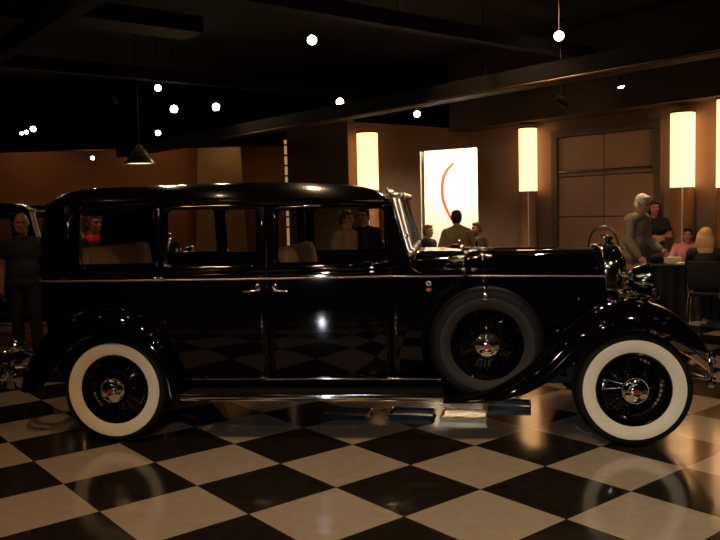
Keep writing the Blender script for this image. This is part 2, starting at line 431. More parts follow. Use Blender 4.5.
for px, py, z, r, aim, wts, lab in [
    (559, 36, 3.5, .062, (.3, 1.5, 1.2), 60, 'bright ceiling spotlight above the hood end, topmost one lit'),
    (312, 40, 3.5, .06, (-.2, 2.0, 1.0), 60, 'bright ceiling spotlight high above the limousine front door'),
    (340, 102, 3.5, .075, cam_aim, 40, 'lit ceiling spotlight just below the long brown beam edge'),
    (158, 88, 3.5, .055, (-1, 3, .5), 40, 'lit ceiling spotlight, upper one of two in line above the pendant lamp'),
    (174, 109, 3.5, .075, (-1, 3, .5), 40, 'lit ceiling spotlight, left one of the pair near the pendant lamp'),
    (216, 107, 3.5, .075, (-1, 3, .5), 40, 'lit ceiling spotlight, right one of the pair near the pendant lamp'),
    (158, 133, 3.5, .07, (-2, 4, .5), 30, 'small lit ceiling spotlight directly above the bell pendant lamp'),
    (33, 129, 3.5, .065, (-3, 4, .5), 30, 'lit ceiling spotlight, largest of three close together at far left'),
    (26.3, 132, 3.5, .045, (-3, 4, .5), 0, 'small lit ceiling spotlight, middle one of three at far left'),
    (21.5, 133.5, 3.5, .035, (-3, 4, .5), 0, 'tiny lit ceiling spotlight, leftmost of three at far left'),
    (92.5, 158, 3.1, .05, (-3, 4, .5), 20, 'small lit ceiling spotlight low against the orange wall'),
    (482, 73, 3.5, .055, (1.5, 12.6, 2.05), 1150, 'angled ceiling spotlight, thin glint, above the right edge of the white banner'),
    (417, 114, 3.5, .075, (1.0, 9.5, .5), 40, 'small angled ceiling spotlight above the left edge of the white banner'),
    (621, 86, 3.3, .06, (4.1, 11.0, 1.1), 240, 'small angled ceiling spotlight above the black table'),
    (115, 103, 3.5, .045, (-3.5, 16, .5), 30, 'thin tilted ceiling spotlight left of the lit pair')]:
    p = at_height(px, py, z)
    spot_fixture(p, aim, r, lab, wts, (1, .80, .56) if wts > 900 else WARM)
p = at_height(566, 103, 3.2)
spot_fixture(p, p + Vector((1, .3, -.5)), .08, 'unlit black spotlight pointing sideways in front of the roll-up door', 0, glow=False)
# unseen spots added to brighten the walls, the second car and the people
for p, aim, wts, cone in [((-5.3, 18.9, 4.3), (-5.5, 20.6, 1.9), 34, 100), ((-8.5, 18.9, 4.3), (-8.6, 20.6, 1.9), 34, 100), ((-3.2, 18.8, 4.2), (-3.6, 19.9, 2.2), 32, 70), ((-2.6, 19.2, 4.2), (-2.6, 22.5, 1.5), 30, 60),
                          ((3.0, 11.6, 4.2), (3.4, 14.5, 1.2), 55, 80), ((.6, 11.0, 4.2), (.5, 14.4, 1.2), 22, 80), ((-4.4, 7.2, 4.2), (-4.0, 9.4, 1.2), 45, 70), ((-2.9, 7.1, 4.2), (-2.9, 8.5, 1.5), 110, 34), ((1.2, 8.4, 4.2), (1.35, 11.6, 1.3), 190, 34), ((1.7, 8.3, 4.2), (4.2, 11.2, 1.1), 420, 42)]:
    spot_fixture(p, aim, .06, 'unseen ceiling spotlight added to brighten walls and people', wts, (1, .60, .30), cone, group='added fill spotlights')
for x, y in SPARKS:
    spot_fixture((x, y, 3.95), (x + .3, y + .6, 0), .05, 'small unseen ceiling spotlight added for sparkle over the show floor', 4, (1, .75, .5), 80, group='spotlights over the show floor')
for p, aim, wts, colr, cone in KEYLAMPS:
    spot_fixture(p, aim, .085, 'unseen spotlight lighting the limousine and the floor, some of them added', wts * KEY, colr, cone, group='spotlights over the show floor')
# smoke detector and bell pendant
p = at_height(602, 70, 4.4)
t = empty('smoke_detector', (p.x, p.y, CEILZ), 0, 'small grey round ceiling box between two spotlights, above the roll-up door', 'detector')
MB().lathe([(0, -.20), (.06, -.20), (.10, -.15), (.11, -.0), (0, 0)], seg=24).build('case', mat('detector_grey', (.25, .2, .16), .6), t)
p = at_depth(140, 164, 12.7)
t = empty('pendant_lamp', (p.x, p.y, p.z), 0, 'bell-shaped metal pendant lamp hanging before the orange wall', 'lamp')
MB().lathe([(.26, 0), (.255, .02), (.20, .07), (.16, .13), (.12, .17), (.11, .22), (.06, .24), (.05, .30), (0, .31)], seg=36).build('shade', mat('pendant_metal', (.55, .45, .28), .3, .8), t, solid=.006)
MB().lathe([(0, .03), (.24, .03), (.24, .018), (0, .012)], seg=36).build('diffuser', mat('pendant_glow', (.9, .9, .8), .5, emit=(1, .8, .5), estr=3), t)
MB().rod((0, 0, .30), (0, 0, CEILZ - p.z), .01).build('cord', CAN, t)
mb = MB()
for k in range(3): mb.lathe([(.17 - k * .03, .12 + k * .04), (.178 - k * .03, .125 + k * .04), (.17 - k * .03, .13 + k * .04)], seg=36)
mb.build('shade_ring', CHROME, t)

# ================================================================== THE LIMOUSINE
CARYAW = math.radians(-6.415)
car = empty('vintage_limousine', (.0997, 6.1329, 0), CARYAW,
            'long black vintage limousine with whitewall tyres and side-mounted spare wheel', 'car')
ZB = 1.18; ZS = .445
def ztop(x): return lerp_tab([(-2.45, 1.735), (-1.0, 1.722), (.24, 1.680)], x)
PLAN = [(-2.3, .745), (-2.0, .768), (-1.6, .785), (-1.0, .80), (-.4, .80), (0, .782), (.2, .75), (.32, .705), (.45, .645), (.6, .575), (.72, .525)]
def hw(x, z):
    P = smooth_tab(PLAN, x)
    if z <= ZB:
        t = (ZB - z) / (ZB - ZS); return P + .014 * math.sin(PI * min(1, t * .95)) - .045 * max(0, t) ** 2
    u = (z - ZB) / (ztop(x) - ZB); return P - .045 * u - .035 * u * u
XW = 1.81                     # axles at local x = -XW and +XW
WR = .395
def zbot(x):
    d = x + XW
    return max(ZS, WR + math.sqrt(max(0, .50 ** 2 - d * d))) if abs(d) < .5 else ZS

def rrect(x0, x1, z0, z1, r, n=5):
    out = []
    for cx, cz, a in ((x1 - r, z1 - r, 0), (x0 + r, z1 - r, 90), (x0 + r, z0 + r, 180), (x1 - r, z0 + r, 270)):
        for k in range(n + 1):
            t = math.radians(a + 90 * k / n); out.append((cx + r * math.cos(t), cz + r * math.sin(t)))
    return out
def inside(p, poly):
    c = False; x, y = p; n = len(poly)
    for i in range(n):
        x0, y0 = poly[i]; x1, y1 = poly[(i + 1) % n]
        if (y0 > y) != (y1 > y) and x < (x1 - x0) * (y - y0) / (y1 - y0) + x0: c = not c
    return c
def side_panel(name, x0, x1, side, win=None, zb=zbot, zt=ztop, parent=None, st=.045):
    zt_ = (lambda x: zt) if isinstance(zt, (int, float)) else zt
    n = max(2, round((x1 - x0) / st)); xs = [x0 + (x1 - x0) * i / n for i in range(n + 1)]
    outer = [(x, zb(x)) for x in xs]
    def seg(a, b):
        m = max(1, round(math.hypot(b[0] - a[0], b[1] - a[1]) / st))
        return [(a[0] + (b[0] - a[0]) * i / m, a[1] + (b[1] - a[1]) * i / m) for i in range(1, m)]
    top = [(x, zt_(x)) for x in reversed(xs)]
    poly = outer + seg(outer[-1], top[0]) + top + seg(top[-1], outer[0])
    hole = rrect(*win, .035) if win else []
    inner = []
    nz = round(1.4 / st)
    for x in xs[1:-1]:
        a, b = zb(x), zt_(x); m = max(2, round((b - a) / st))
        for j in range(1, m):
            p = (x, a + (b - a) * j / m)
            if hole and win[0] - .012 < p[0] < win[1] + .012 and win[2] - .012 < p[1] < win[3] + .012: continue
            inner.append(p)
    V = poly + hole + inner; E = [(i, (i + 1) % len(poly)) for i in range(len(poly))]
    if hole: E += [(len(poly) + i, len(poly) + (i + 1) % len(hole)) for i in range(len(hole))]
    vo, eo, fo, *_ = delaunay_2d_cdt([Vector(p) for p in V], E, [], 0, 1e-5)
    mb = MB(); vs = [mb.bm.verts.new((p[0], side * hw(p[0], p[1]), p[1])) for p in vo]
    for f in fo:
        c = (sum(vo[i][0] for i in f) / len(f), sum(vo[i][1] for i in f) / len(f))
        if not inside(c, poly) or (hole and inside(c, hole)): continue
        mb.bm.faces.new([vs[i] for i in f])
    for v in [v for v in mb.bm.verts if not v.link_faces]: mb.bm.verts.remove(v)
    o = mb.build(name, PAINT, parent or car, solid=.028, offset=-1, angle=60)
    # outward normals, so that the thickness grows inwards
    me = o.data
    if sum(p.normal.y * side for p in me.polygons) < 0: me.flip_normals()
    return o
def pane(name, win, side, parent, inset=.016, m=None):
    mb = MB(); h = rrect(win[0] - .01, win[1] + .01, win[2] - .01, win[3] + .01, .03)
    mb.bm.faces.new([mb.bm.verts.new((x, side * (hw(x, z) - inset), z)) for x, z in h])
    return mb.build(name, m or GLASS, parent, smooth=False)
def win_frame(win, side, parent, m=None, r=.006):
    h = rrect(*win, .035)
    return MB().tube([(x, side * (hw(x, z) - .004), z) for x, z in h], r, 6, True).build('window_frame', m or PAINT, parent)

XB = -2.10
W_Q = (-2.04, -1.475, 1.295, 1.69); W_R = (-1.385, -.735, 1.285, 1.675); W_F = (-.585, .160, 1.285, 1.65)
D1, D2, D3 = -1.432, -.665, .195
for side in (-1, 1):
    nm = side_panel('quarter_panel', XB, D1 - .003, side, W_Q)
    pane('window_glass', W_Q, side, nm); win_frame(W_Q, side, nm)
    for (a, b, W, hx, dirn) in ((D1 + .003, D2 - .003, W_R, -.725, -1), (D2 + .003, D3 - .003, W_F, -.605, 1)):
        d = side_panel('door', a, b, side, W, zt=lambda x: ztop(x) - .012)
        pane('window_glass', W, side, d); win_frame(W, side, d)
        yy = side * (hw(hx, 1.095) + .004)
        mb = MB(); mb.rod((hx, yy - side * .01, 1.12), (hx, yy + side * .045, 1.12), .011).ball((hx, yy, 1.12), .02, (1, .5, 1.4))
        mb.capsule((hx, yy + side * .045, 1.12), (hx + dirn * .01, yy + side * .05, 1.102), .010).capsule((hx + dirn * .01, yy + side * .05, 1.102), (hx + dirn * .095, yy + side * .048, 1.098), .010, .007)
        tag(mb.build('door_handle', CHROME, d), 'chrome door handle')
        for hz in (.62, .98):
            xx = b - .01 if dirn < 0 and False else (a + .012 if dirn < 0 else b - .012)
            if hz > zbot(xx) + .05:
                MB().rod((xx, side * hw(xx, hz), hz - .035), (xx, side * hw(xx, hz), hz + .035), .010).build('hinge', PAINT, d)
# rear wrap of the body, rear window left open for its glass
XR = [(.44, -2.345), (.70, -2.40), (.96, -2.425), (1.2, -2.452), (1.45, -2.45), (1.60, -2.435), (1.74, -2.40)]
def wrap(th, z, n=4.2):
    xr = smooth_tab(XR, z); c, s = abs(math.cos(th)), abs(math.sin(th)); e = 2 / n
    return Vector((XB - .001 - (-xr + XB) * (c ** e), hw(XB, z) * (s ** e) * (1 if th > 0 else -1), z))
mb = MB(); NT = 56
ths = [-PI / 2 + PI * i / NT for i in range(NT + 1)]
zs = [.44 + (1.735 - .44) * j / 30 for j in range(31)]
grid = [[mb.bm.verts.new(wrap(t, z)) for t in ths] for z in zs]
for j in range(30):
    for i in range(NT):
        c = (grid[j][i].co + grid[j + 1][i + 1].co) / 2
        if abs(c.y) < .47 and 1.31 < c.z < 1.67 and c.x < -2.3: continue
        if c.z < .66 and c.x > -2.32: continue
        mb.bm.faces.new((grid[j][i], grid[j][i + 1], grid[j + 1][i + 1], grid[j + 1][i]))
o = mb.build('rear_panel', PAINT, car, solid=.02, offset=-1, angle=60)
if sum(p.normal.x for p in o.data.polygons) > 0: o.data.flip_normals()
mb = MB(); mb.box((-2.428, 0, 1.49), (.006, .96, .38)); mb.build('rear_window_glass', GLASS, car, smooth=False)

# roof
per = []
side_x = [XB + (.20 - XB) * i / 40 for i in range(41)]
for x in reversed(side_x): per.append(Vector((x, -hw(x, ztop(x)), ztop(x))))
for t in ths[1:-1]: per.append(wrap(t, 1.735))
for x in side_x: per.append(Vector((x, hw(x, ztop(x)), ztop(x))))
yf = hw(.20, 1.68)
for k in range(1, 24):
    y = yf - 2 * yf * k / 24; per.append(Vector((.20 + .045 * (1 - abs(y / yf) ** 3), y, 1.682)))
def zcrown(x): return smooth_tab([(-2.45, 1.845), (-2.1, 1.866), (-1.6, 1.872), (-1.1, 1.876), (-.6, 1.866), (-.2, 1.838), (.1, 1.80), (.3, 1.765)], x)
mb = MB(); loops = []
for k in range(14):
    t = k / 13
    L_ = []
    for p in per:
        q = Vector((min(max(p.x, -2.2), -.15), 0, 0)); x = p.x + (q.x - p.x) * t; y = p.y * (1 - t)
        z = p.z + (zcrown(x) - p.z) * (1 - (1 - t) ** 2.7)
        L_.append(Vector((x, y, z)))
    loops.append(L_)
mb.rings(loops, True)
bmesh.ops.remove_doubles(mb.bm, verts=mb.bm.verts, dist=.0005)
o = mb.build('roof', ROOFM, car, solid=.015, offset=-1, angle=80)
if sum(p.normal.z for p in o.data.polygons) < 0: o.data.flip_normals()
MB().tube([p + Vector((0, .004 * (1 if p.y > 0 else -1), -.006)) for p in per], .011, 6, True).build('drip_rail', PAINT, car)
MB().box((-.95, 0, 1.70), (2.2, 1.35, .012)).build('headliner', mat('headliner_brown', (.10, .065, .04), .9), car)

# mouldings round the body
def side_path(z, off, x0, x1, side, n=50):
    return [(x0 + (x1 - x0) * i / n, side * (hw(x0 + (x1 - x0) * i / n, z) + off), z) for i in range(n + 1)]
def body_tube(name, z, r, off, m, xend):
    p = list(reversed(side_path(z, off, XB, xend, -1))) + [wrap(t, z) * 1.0 + Vector((-off, 0, 0)) for t in ths[1:-1]] + side_path(z, off, XB, xend, 1)
    return MB().tube(p, r, 8).build(name, m, car)
body_tube('belt_moulding', 1.240, .016, .004, PAINT, .25)
body_tube('belt_moulding', 1.212, .011, .004, PAINT, .25)

# cowl and hood
HP = PLAN[6:] + [(1.0, .465), (1.4, .385), (1.72, .325)]
def hp(x): return smooth_tab(HP, x)
def zbelt(x): return lerp_tab([(.2, 1.18), (.45, 1.164), (1.72, 1.118)], x)
def zc(x): return smooth_tab([(.2, 1.315), (.32, 1.325), (.72, 1.315), (1.2, 1.306), (1.72, 1.296)], x)
def hood_section(x, zlow, n=16, d=0):
    P = hp(x) + d; zb_ = zbelt(x); out = []
    for k in range(8):
        z = zlow + (zb_ - zlow) * k / 7; t = (zb_ - z) / (zb_ - ZS)
        out.append((x, -(P + .010 * math.sin(PI * min(1, t)) - .03 * t * t), z))
    for k in range(1, n + 1):
        a = PI / 2 * k / n; e = 2 / 2.7
        out.append((x, -P * math.cos(a) ** e if k < n else 0, zb_ + (zc(x) + d - zb_) * math.sin(a) ** e))
    return out + [(x_, -y, z) for x_, y, z in reversed(out[:-1])]
def surf_y(x, z):
    """half width of the hood or cowl at height z"""
    P = hp(x); zb_ = zbelt(x)
    if z <= zb_: t = (zb_ - z) / (zb_ - ZS); return P + .010 * math.sin(PI * min(1, t)) - .03 * t * t
    s = min(1, (z - zb_) / (zc(x) - zb_)); a = math.asin(s ** (2.7 / 2)); return P * math.cos(a) ** (2 / 2.7)
xs = [.2 + .52 * i / 12 for i in range(13)]
MB().rings([hood_section(x, ZS) for x in xs], False).build('cowl', PAINT, car, solid=.012, offset=0, angle=50)
xs = [.726 + (1.715 - .726) * i / 16 for i in range(17)]
hood = MB().rings([hood_section(x, .70) for x in xs], False).build('hood', PAINT, car, solid=.008, offset=0, angle=50)
MB().tube([(x, 0, zc(x) + .006) for x in [.72 + i * .1 for i in range(11)]], .009, 8).build('hood_hinge', CHROME, hood)
for side in (-1, 1):
    mb = MB()
    for k in range(26):
        x = 1.03 + k * .0255
        mb.prism([(x, .80), (x + .016, .80), (x + .016, 1.06), (x, 1.06)], 1, lambda u, v, q, s=side, x=x: Vector((u, s * (surf_y(u, v) - .002 + (.014 * (u - x) / .016 + .002) * q), v)))
    mb.build('louvre_bank', PAINT, hood)
    p = [(x, side * (surf_y(x, zbelt(x)) + .003), zbelt(x)) for x in [.726 + i * .0495 for i in range(21)]]
    tag(MB().tube(p, .0075, 8).build('pinstripe', STRIPE, hood), 'cream pinstripe moulding')
    for k in (0, 1):
        x = .98 + k * .45
        MB().box((x, side * (surf_y(x, .80) + .012), .80), (.05, .02, .045), bevel=.006).build('hood_latch', CHROME, hood)
p = list(reversed(side_path(ZB, .003, XB, .19, -1))) + [wrap(t, ZB) + Vector((-.003, 0, 0)) for t in ths[1:-1]] + side_path(ZB, .003, XB, .19, 1)
p = [(x, -(surf_y(x, zbelt(x)) + .004), zbelt(x)) for x in [.72 - i * .04 for i in range(13)]] + p + [(x, surf_y(x, zbelt(x)) + .004, zbelt(x)) for x in [.20 + i * .04 for i in range(14)]]
tag(MB().tube(p, .0075, 8).build('pinstripe', STRIPE, car), 'cream pinstripe moulding along the belt line')

# windshield: pillars, chrome frame, glass, visor
for side in (-1, 1):
    yo = side * .735
    mb = MB(); mb.prism([(.150, 1.69), (.205, 1.69), (.305, 1.30), (.30, 1.20), (.17, 1.20)], .05, lambda u, v, q: Vector((u, side * (hw(min(u, .25), max(v, 1.2)) - .002 - q), v)))
    mb.build('windshield_pillar', PAINT, car, smooth=False)
mb = MB()
for side in (-1, 1):
    for dx, y in ((0.0, .665), (.032, .640)):
        mb.tube([(.215 + dx, side * (y - .03), 1.735), (.262 + dx * .9, side * y, 1.56), (.318 + dx * .8, side * (y + .005), 1.35), (.33 + dx * .6, side * (y + .01), 1.315)], .0165, 10)
    mb.ball((.235, side * .645, 1.742), .034, (1.3, .8, .7)).ball((.332, side * .665, 1.335), .030).ball((.30, side * .665, 1.45), .02)
mb.tube([(.232, -.63, 1.735), (.232, .63, 1.735)], .02, 10); mb.tube([(.345, -.66, 1.35), (.345, .66, 1.35)], .018, 10)
wf = tag(mb.build('windshield_frame', mat('satin_chrome', (.92, .86, .74), .32, 1), car), 'chrome windshield frame')
mb = MB(); mb.bm.faces.new([mb.bm.verts.new(v) for v in ((.325, -.64, 1.35), (.325, .64, 1.35), (.222, .62, 1.73), (.222, -.62, 1.73))])
mb.build('windshield_glass', GLASS, wf, smooth=False)
mb = MB(); mb.prism([(-.03, .01), (.075, -.022), (.078, -.012), (-.02, .022)], 1, lambda u, v, q: Vector((.20 + u, -.57 + 1.14 * q, 1.765 + v)))
mb.build('sun_visor', PAINT, car, smooth=False)
for side in (-1, 1):
    mb = MB(); mb.capsule((.19, side * .635, 1.765), (.275, side * .635, 1.735), .026, .022); mb.build('visor_bracket', MATS['satin_chrome'], car)
for side in (-1, 1):
    pts = [(.335, 1.335), (.322, 1.27), (.345, 1.225), (.40, 1.195)]
    MB().tube([(x, side * (surf_y(x, z) + .004), z) for x, z in spline(pts, 14)], .007, 8).build('cowl_trim', CHROME, car)
    # emblem: small white-rimmed disc over an orange oval
    ex_, ez = .452, 1.085
    ey = side * (surf_y(ex_, ez) + .002)
    def disc(r, sx, z, y, m, parent, nm, th=.004):
        mb = MB(); n = 28; slope = -(surf_y(ex_ + .03, z) - surf_y(ex_ - .03, z)) / .06
        pts = [(r * sx * math.cos(2 * PI * k / n), r * math.sin(2 * PI * k / n)) for k in range(n)]
        mb.prism(pts, th, lambda u, v, q: Vector((ex_ + u, y + side * (q - slope * u), z + v)))
        return mb.build(nm, m, parent)
    em = tag(disc(.025, 1.35, ez - .012, ey, WHITEENAMEL, car, 'emblem'), 'round cowl emblem with an orange centre')
    disc(.013, 1.5, ez - .012, ey + side * .003, ENAMEL, em, 'emblem_centre'); disc(.0175, 1.0, ez + .031, ey, WHITEENAMEL, em, 'emblem_disc'); disc(.009, 1.0, ez + .031, ey + side * .003, PAINT, em, 'emblem_ring')
    # cowl lamp on its arm
    y = side * (surf_y(.68, 1.17) + .03)
    mb = MB(); mb.lathe([(0, -.075), (.02, -.07), (.040, -.03), (.047, .02), (.046, .04), (.038, .048), (0, .055)], (.66, y, 1.285), 'X', 24)
    cl = mb.build('cowl_lamp', CHROME, car)
    mb = MB(); mb.tube([(.715, side * (surf_y(.715, 1.12) - .01), 1.12), (.712, y, 1.16), (.70, y, 1.23), (.69, y, 1.36)], .012, 8); mb.ball((.69, y, 1.36), .019).ball((.70, y, 1.20), .020).ball((.692, y, 1.31), .019)
    mb.build('lamp_arm', CHROME, cl)

# radiator shell, grille, cap
def rad_outline(d, zlow=.62):
    a = []
    P, zt_ = .335 - d, 1.338 - d
    for k in range(6): a.append((-P + .035 * (1 - k / 5), zlow + (1.12 - zlow) * k / 5))
    n = 14
    for k in range(1, n + 1):
        t = PI / 2 * k / n; a.append((-P * math.cos(t) ** .72 if k < n else 0, 1.12 + (zt_ - 1.12) * math.sin(t) ** .72))
    return a + [(-y, z) for y, z in reversed(a[:-1])]
mb = MB()
prof = [(1.70, .006), (1.715, 0), (1.83, 0), (1.845, .012), (1.845, .055), (1.81, .065)]
mb.rings([[(x, y, z) for y, z in rad_outline(d)] for x, d in prof], False)
rs = mb.build('radiator_shell', CHROME, car, solid=.004, offset=-1, angle=50)
mb = MB(); ol = rad_outline(.06)
mb.bm.faces.new([mb.bm.verts.new((1.80, y, z)) for y, z in ol])
gr = mb.build('radiator_core', UNDER, rs, smooth=False)
mb = MB()
for k in range(23):
    y = -.25 + .5 * k / 22; zt_ = max(z for yy, z in ol if abs(yy - y) < .05) - .01
    mb.rod((1.818, y, .64), (1.818, y, zt_ - .3 * max(0, abs(y) - .2)), .004, seg=6)
mb.build('grille_bars', CHROME, rs)
mb = MB(); mb.lathe([(0, 1.33), (.05, 1.33), (.05, 1.345), (.034, 1.352), (.034, 1.365), (.044, 1.37), (.044, 1.385), (.02, 1.395), (0, 1.397)], (1.79, 0, 0), 'Z', 24)
cap_ = mb.build('radiator_cap', CHROME, rs)
mb = MB()
for sy in (-1, 1): mb.capsule((1.79, 0, 1.388), (1.76, sy * .09, 1.400), .012, .006)
mb.build('cap_wing', CHROME, cap_)

# headlights
mb = MB(); mb.tube([(1.88, -.46, .98), (1.87, -.3, .965), (1.87, .3, .965), (1.88, .46, .98)], .018, 10); hb = mb.build('headlight_bar', CHROME, car)
for side in (-1, 1):
    c = (1.945, side * .40, 1.095)
    mb = MB(); mb.lathe([(0, -.100), (.03, -.098), (.07, -.080), (.098, -.045), (.112, .0), (.114, .03), (.120, .034), (.120, .05), (.110, .056)], c, 'X', 40)
    h = mb.build('headlight', CHROME, car)
    MB().lathe([(0, .072), (.05, .068), (.09, .060), (.110, .052)], c, 'X', 40).build('headlight_lens', LENS, h)
    MB().rod((1.89, side * .40, .97), (1.915, side * .40, .965), .03).rod((1.9, side * .40, .95), (1.92, side * .40, .975), .035).build('headlight_post', CHROME, h)
    mb = MB(); mb.lathe([(.022, -.16), (.03, 0), (.05, .10), (.085, .16), (.088, .162)], (1.93, side * .22, .93), 'X', 28)
    mb.ball((1.76, side * .22, .93), .05); mb.build('horn', CHROME, car)

# fenders: crown and lower edge curves, quarter-round section between
def fender(name, crown, edge, yi, ycr, yo, side, n=60):
    C_, E_ = spline(crown, n), spline(edge, n); mb = MB(); rings = []
    for (cx, cz), (ex, ez) in zip(C_, E_):
        R = [(cx, side * yi, cz - .02), (cx, side * (yi * .5 + ycr * .5), cz - .004)]
        for k in range(11):
            a = PI / 2 * k / 10; s, c_ = math.sin(a), math.cos(a) ** .8
            R.append((ex + (cx - ex) * c_, side * (ycr + (yo - ycr) * s ** .95), ez + (cz - ez) * c_))
        R.append((ex, side * (yo - .018), ez + .004))
        rings.append(R)
    mb.rings(rings, False)
    o = mb.build(name, PAINT, car, solid=.006, offset=0, angle=70)
    MB().tube([(ex, side * (yo - .006), ez) for ex, ez in E_], .010, 8).build('fender_bead', PAINT, o)
    return o
FC = [(2.265, .675), (2.235, .765), (2.14, .862), (2.03, .935), (1.90, .982), (1.76, .988), (1.62, .965), (1.48, .895), (1.33, .800), (1.19, .655), (1.06, .530), (.93, .440), (.78, .385), (.54, .352)]
FE = [(2.245, .665), (2.185, .690), (2.115, .730), (2.02, .787), (1.90, .822), (1.78, .828), (1.64, .800), (1.51, .735), (1.41, .630), (1.30, .520), (1.17, .440), (1.02, .372), (.86, .338), (.54, .330)]
RC = [(-2.53, .405), (-2.50, .52), (-2.42, .68), (-2.29, .83), (-2.13, .945), (-1.93, 1.008), (-1.74, 1.018), (-1.57, .960), (-1.44, .850), (-1.355, .690), (-1.30, .520), (-1.27, .362)]
RE_ = [(-2.38, .392), (-2.30, .45), (-2.215, .56), (-2.12, .68), (-2.02, .765), (-1.90, .812), (-1.77, .816), (-1.64, .785), (-1.52, .710), (-1.43, .600), (-1.385, .480), (-1.36, .345)]
for side in (-1, 1):
    fender('front_fender', FC, FE, .40, .60, .885, side)
    fender('rear_fender', RC, RE_, .50, .70, .895, side)
    # running board with chrome edge, apron behind it
    mb = MB(); mb.box((-.37, side * .73, .368), (1.83, .34, .030), bevel=.005); rb = mb.build('running_board', mat('running_board_rubber', (.010, .009, .009), .3), car)
    mb = MB(); mb.box((-.37, side * .902, .364), (1.83, .010, .042), bevel=.004); mb.box((-.37, side * .897, .3865), (1.83, .022, .006))
    tag(mb.build('edge_trim', CHROME, rb), 'chrome running board edge')
    mb = MB()
    for k in range(9): mb.box((-.37, side * (.60 + k * .033), .385), (1.8, .012, .005))
    mb.build('tread_ribs', RUBBER, rb, smooth=False)
    mb = MB(); mb.box((-.37, side * .764, .468), (1.80, .020, .018), bevel=.004); tag(mb.build('sill_trim', CHROME, car), 'thin chrome sill strip')
    mb = MB(); mb.prism([(-1.4, .34), (.75, .34), (.75, .47), (-1.4, .47)], .02, lambda u, v, q: Vector((u, side * (.60 + (v - .34) * .9 + q), v))); mb.build('apron', PAINT, car, smooth=False)
    mb = MB(); mb.prism([(.72, .36), (1.42, .415), (1.40, .60), (1.62, .80), (1.62, .9), (.72, .85)], .015, lambda u, v, q: Vector((u, side * (.43 + q), v))); mb.build('apron', PAINT, car, smooth=False)

# wheels
def wheel(c, side, spare=False, name='wheel'):
    w_ = empty(name, c); w_.parent = car
    s = side
    def la(prof, seg=72): return MB().lathe([(r, s * h) for r, h in prof], (0, 0, 0), 'Y', seg)
    tyre = la([(.232, -.05), (.25, -.066), (.29, -.080), (.33, -.086), (.36, -.082), (.378, -.070), (.388, -.048), (.3905, -.03), (.3865, -.028), (.3865, -.022), (.3935, -.020), (.395, 0), (.3935, .020), (.3865, .022), (.3865, .028), (.3905, .03),
               (.388, .048), (.378, .070), (.36, .082), (.33, .086), (.29, .080), (.25, .066), (.232, .05)]).build('tyre', SPARERUB if spare else RUBBER, w_)
    ring = la([(r_ * (.955 if spare and r_ > .3 else 1), h_) for r_, h_ in [(.249, .062), (.252, .071), (.275, .0805), (.305, .0885), (.325, .0905), (.336, .090), (.3385, .086)]]).build('whitewall' if not spare else 'sidewall_ring', GREYRUB if spare else WHITEW, tyre)
    tag(ring, 'grey sidewall ring of the spare' if spare else 'cream whitewall ring')
    la([(.252, .066), (.247, .074), (.238, .070), (.232, .050), (.222, .040), (.212, .030), (.208, -.02), (.222, -.04), (.235, -.06)]).build('rim', PAINT, w_)
    mb = la([(0, -.05), (.15, -.05), (.19, -.03), (.19, -.015), (.12, .0), (.085, .012), (.078, .03), (.06, .05), (.055, .065), (0, .07)]); mb.build('hub', PAINT, w_)
    mb = MB(); n = 36
    for k in range(n):
        a = 2 * PI * k / n; a2 = a + (.20 if k % 2 else -.20); o_ = .045 if k % 2 else .012
        mb.rod((.065 * math.cos(a), s * (.055 if k % 2 else .02), .065 * math.sin(a)), (.212 * math.cos(a2), s * (.022 if k % 2 else .0), .212 * math.sin(a2)), .0042, seg=6)
    mb.build('spokes', PAINT, w_)
    hc = la([(.060, .055), (.080, .085), (.086, .100), (.090, .108), (.086, .120), (.070, .131), (.052, .137), (.050, .142), (.036, .149), (0, .152)], 40).build('hubcap', CHROME, w_)
    la([(0, .1525), (.017, .1525), (.019, .150)], 20).build('hub_emblem', mat('emblem_red', (.25, .03, .02), .3), hc)
    for k in range(10):
        a = 2 * PI * k / 10; MB().ball((.12 * math.cos(a), s * .012, .12 * math.sin(a)), .011, seg=10).build('lug_nut', CHROME, w_)
    mb = MB(); mb.rod((.205 * math.cos(1.0), s * .045, .205 * math.sin(1.0)), (.17 * math.cos(1.0), s * .058, .17 * math.sin(1.0)), .005); mb.build('valve_stem', CHROME, w_)
    return w_
for side in (-1, 1):
    wheel((-XW, side * .712, WR), side); wheel((XW, side * .712, WR), side)
    sw = wheel((.845, side * .672, .700), side, True, 'spare_wheel')
    # mirror post and strap over the spare
    y = side * .69
    mb = MB(); mb.tube([(.838, y, 1.118), (.838, y, 1.20), (.836, side * .66, 1.34)], .009, 8); mb.ball((.838, y, 1.135), .020).ball((.838, y, 1.165), .014).ball((.836, side * .66, 1.345), .013)
    mp_ = mb.build('mirror_post', CHROME, car)
    mb = MB(); mb.lathe([(0, -.016), (.03, -.014), (.045, -.004), (.045, .004), (0, .005)], (.825, side * .66, 1.305), 'X', 24); mb.build('mirror', CHROME, mp_)
    mb = MB(); mb.rod((.80, side * .66, 1.305), (.875, side * .66, 1.305), .006).ball((.795, side * .66, 1.305), .011).ball((.88, side * .66, 1.305), .011); mb.build('mirror_bracket', CHROME, mp_)
    mb = MB(); mb.tube(spline([(.838, side * .60, 1.118), (.838, side * .69, 1.126), (.838, side * .765, 1.095), (.838, side * .775, 1.05), (.838, side * .765, 1.02)], 14), .014, 8)
    mb.ball((.838, side * .772, 1.045), .021).ball((.838, side * .766, 1.018), .024, (1.2, .7, .7)); mb.build('spare_clamp', CHROME, mp_)

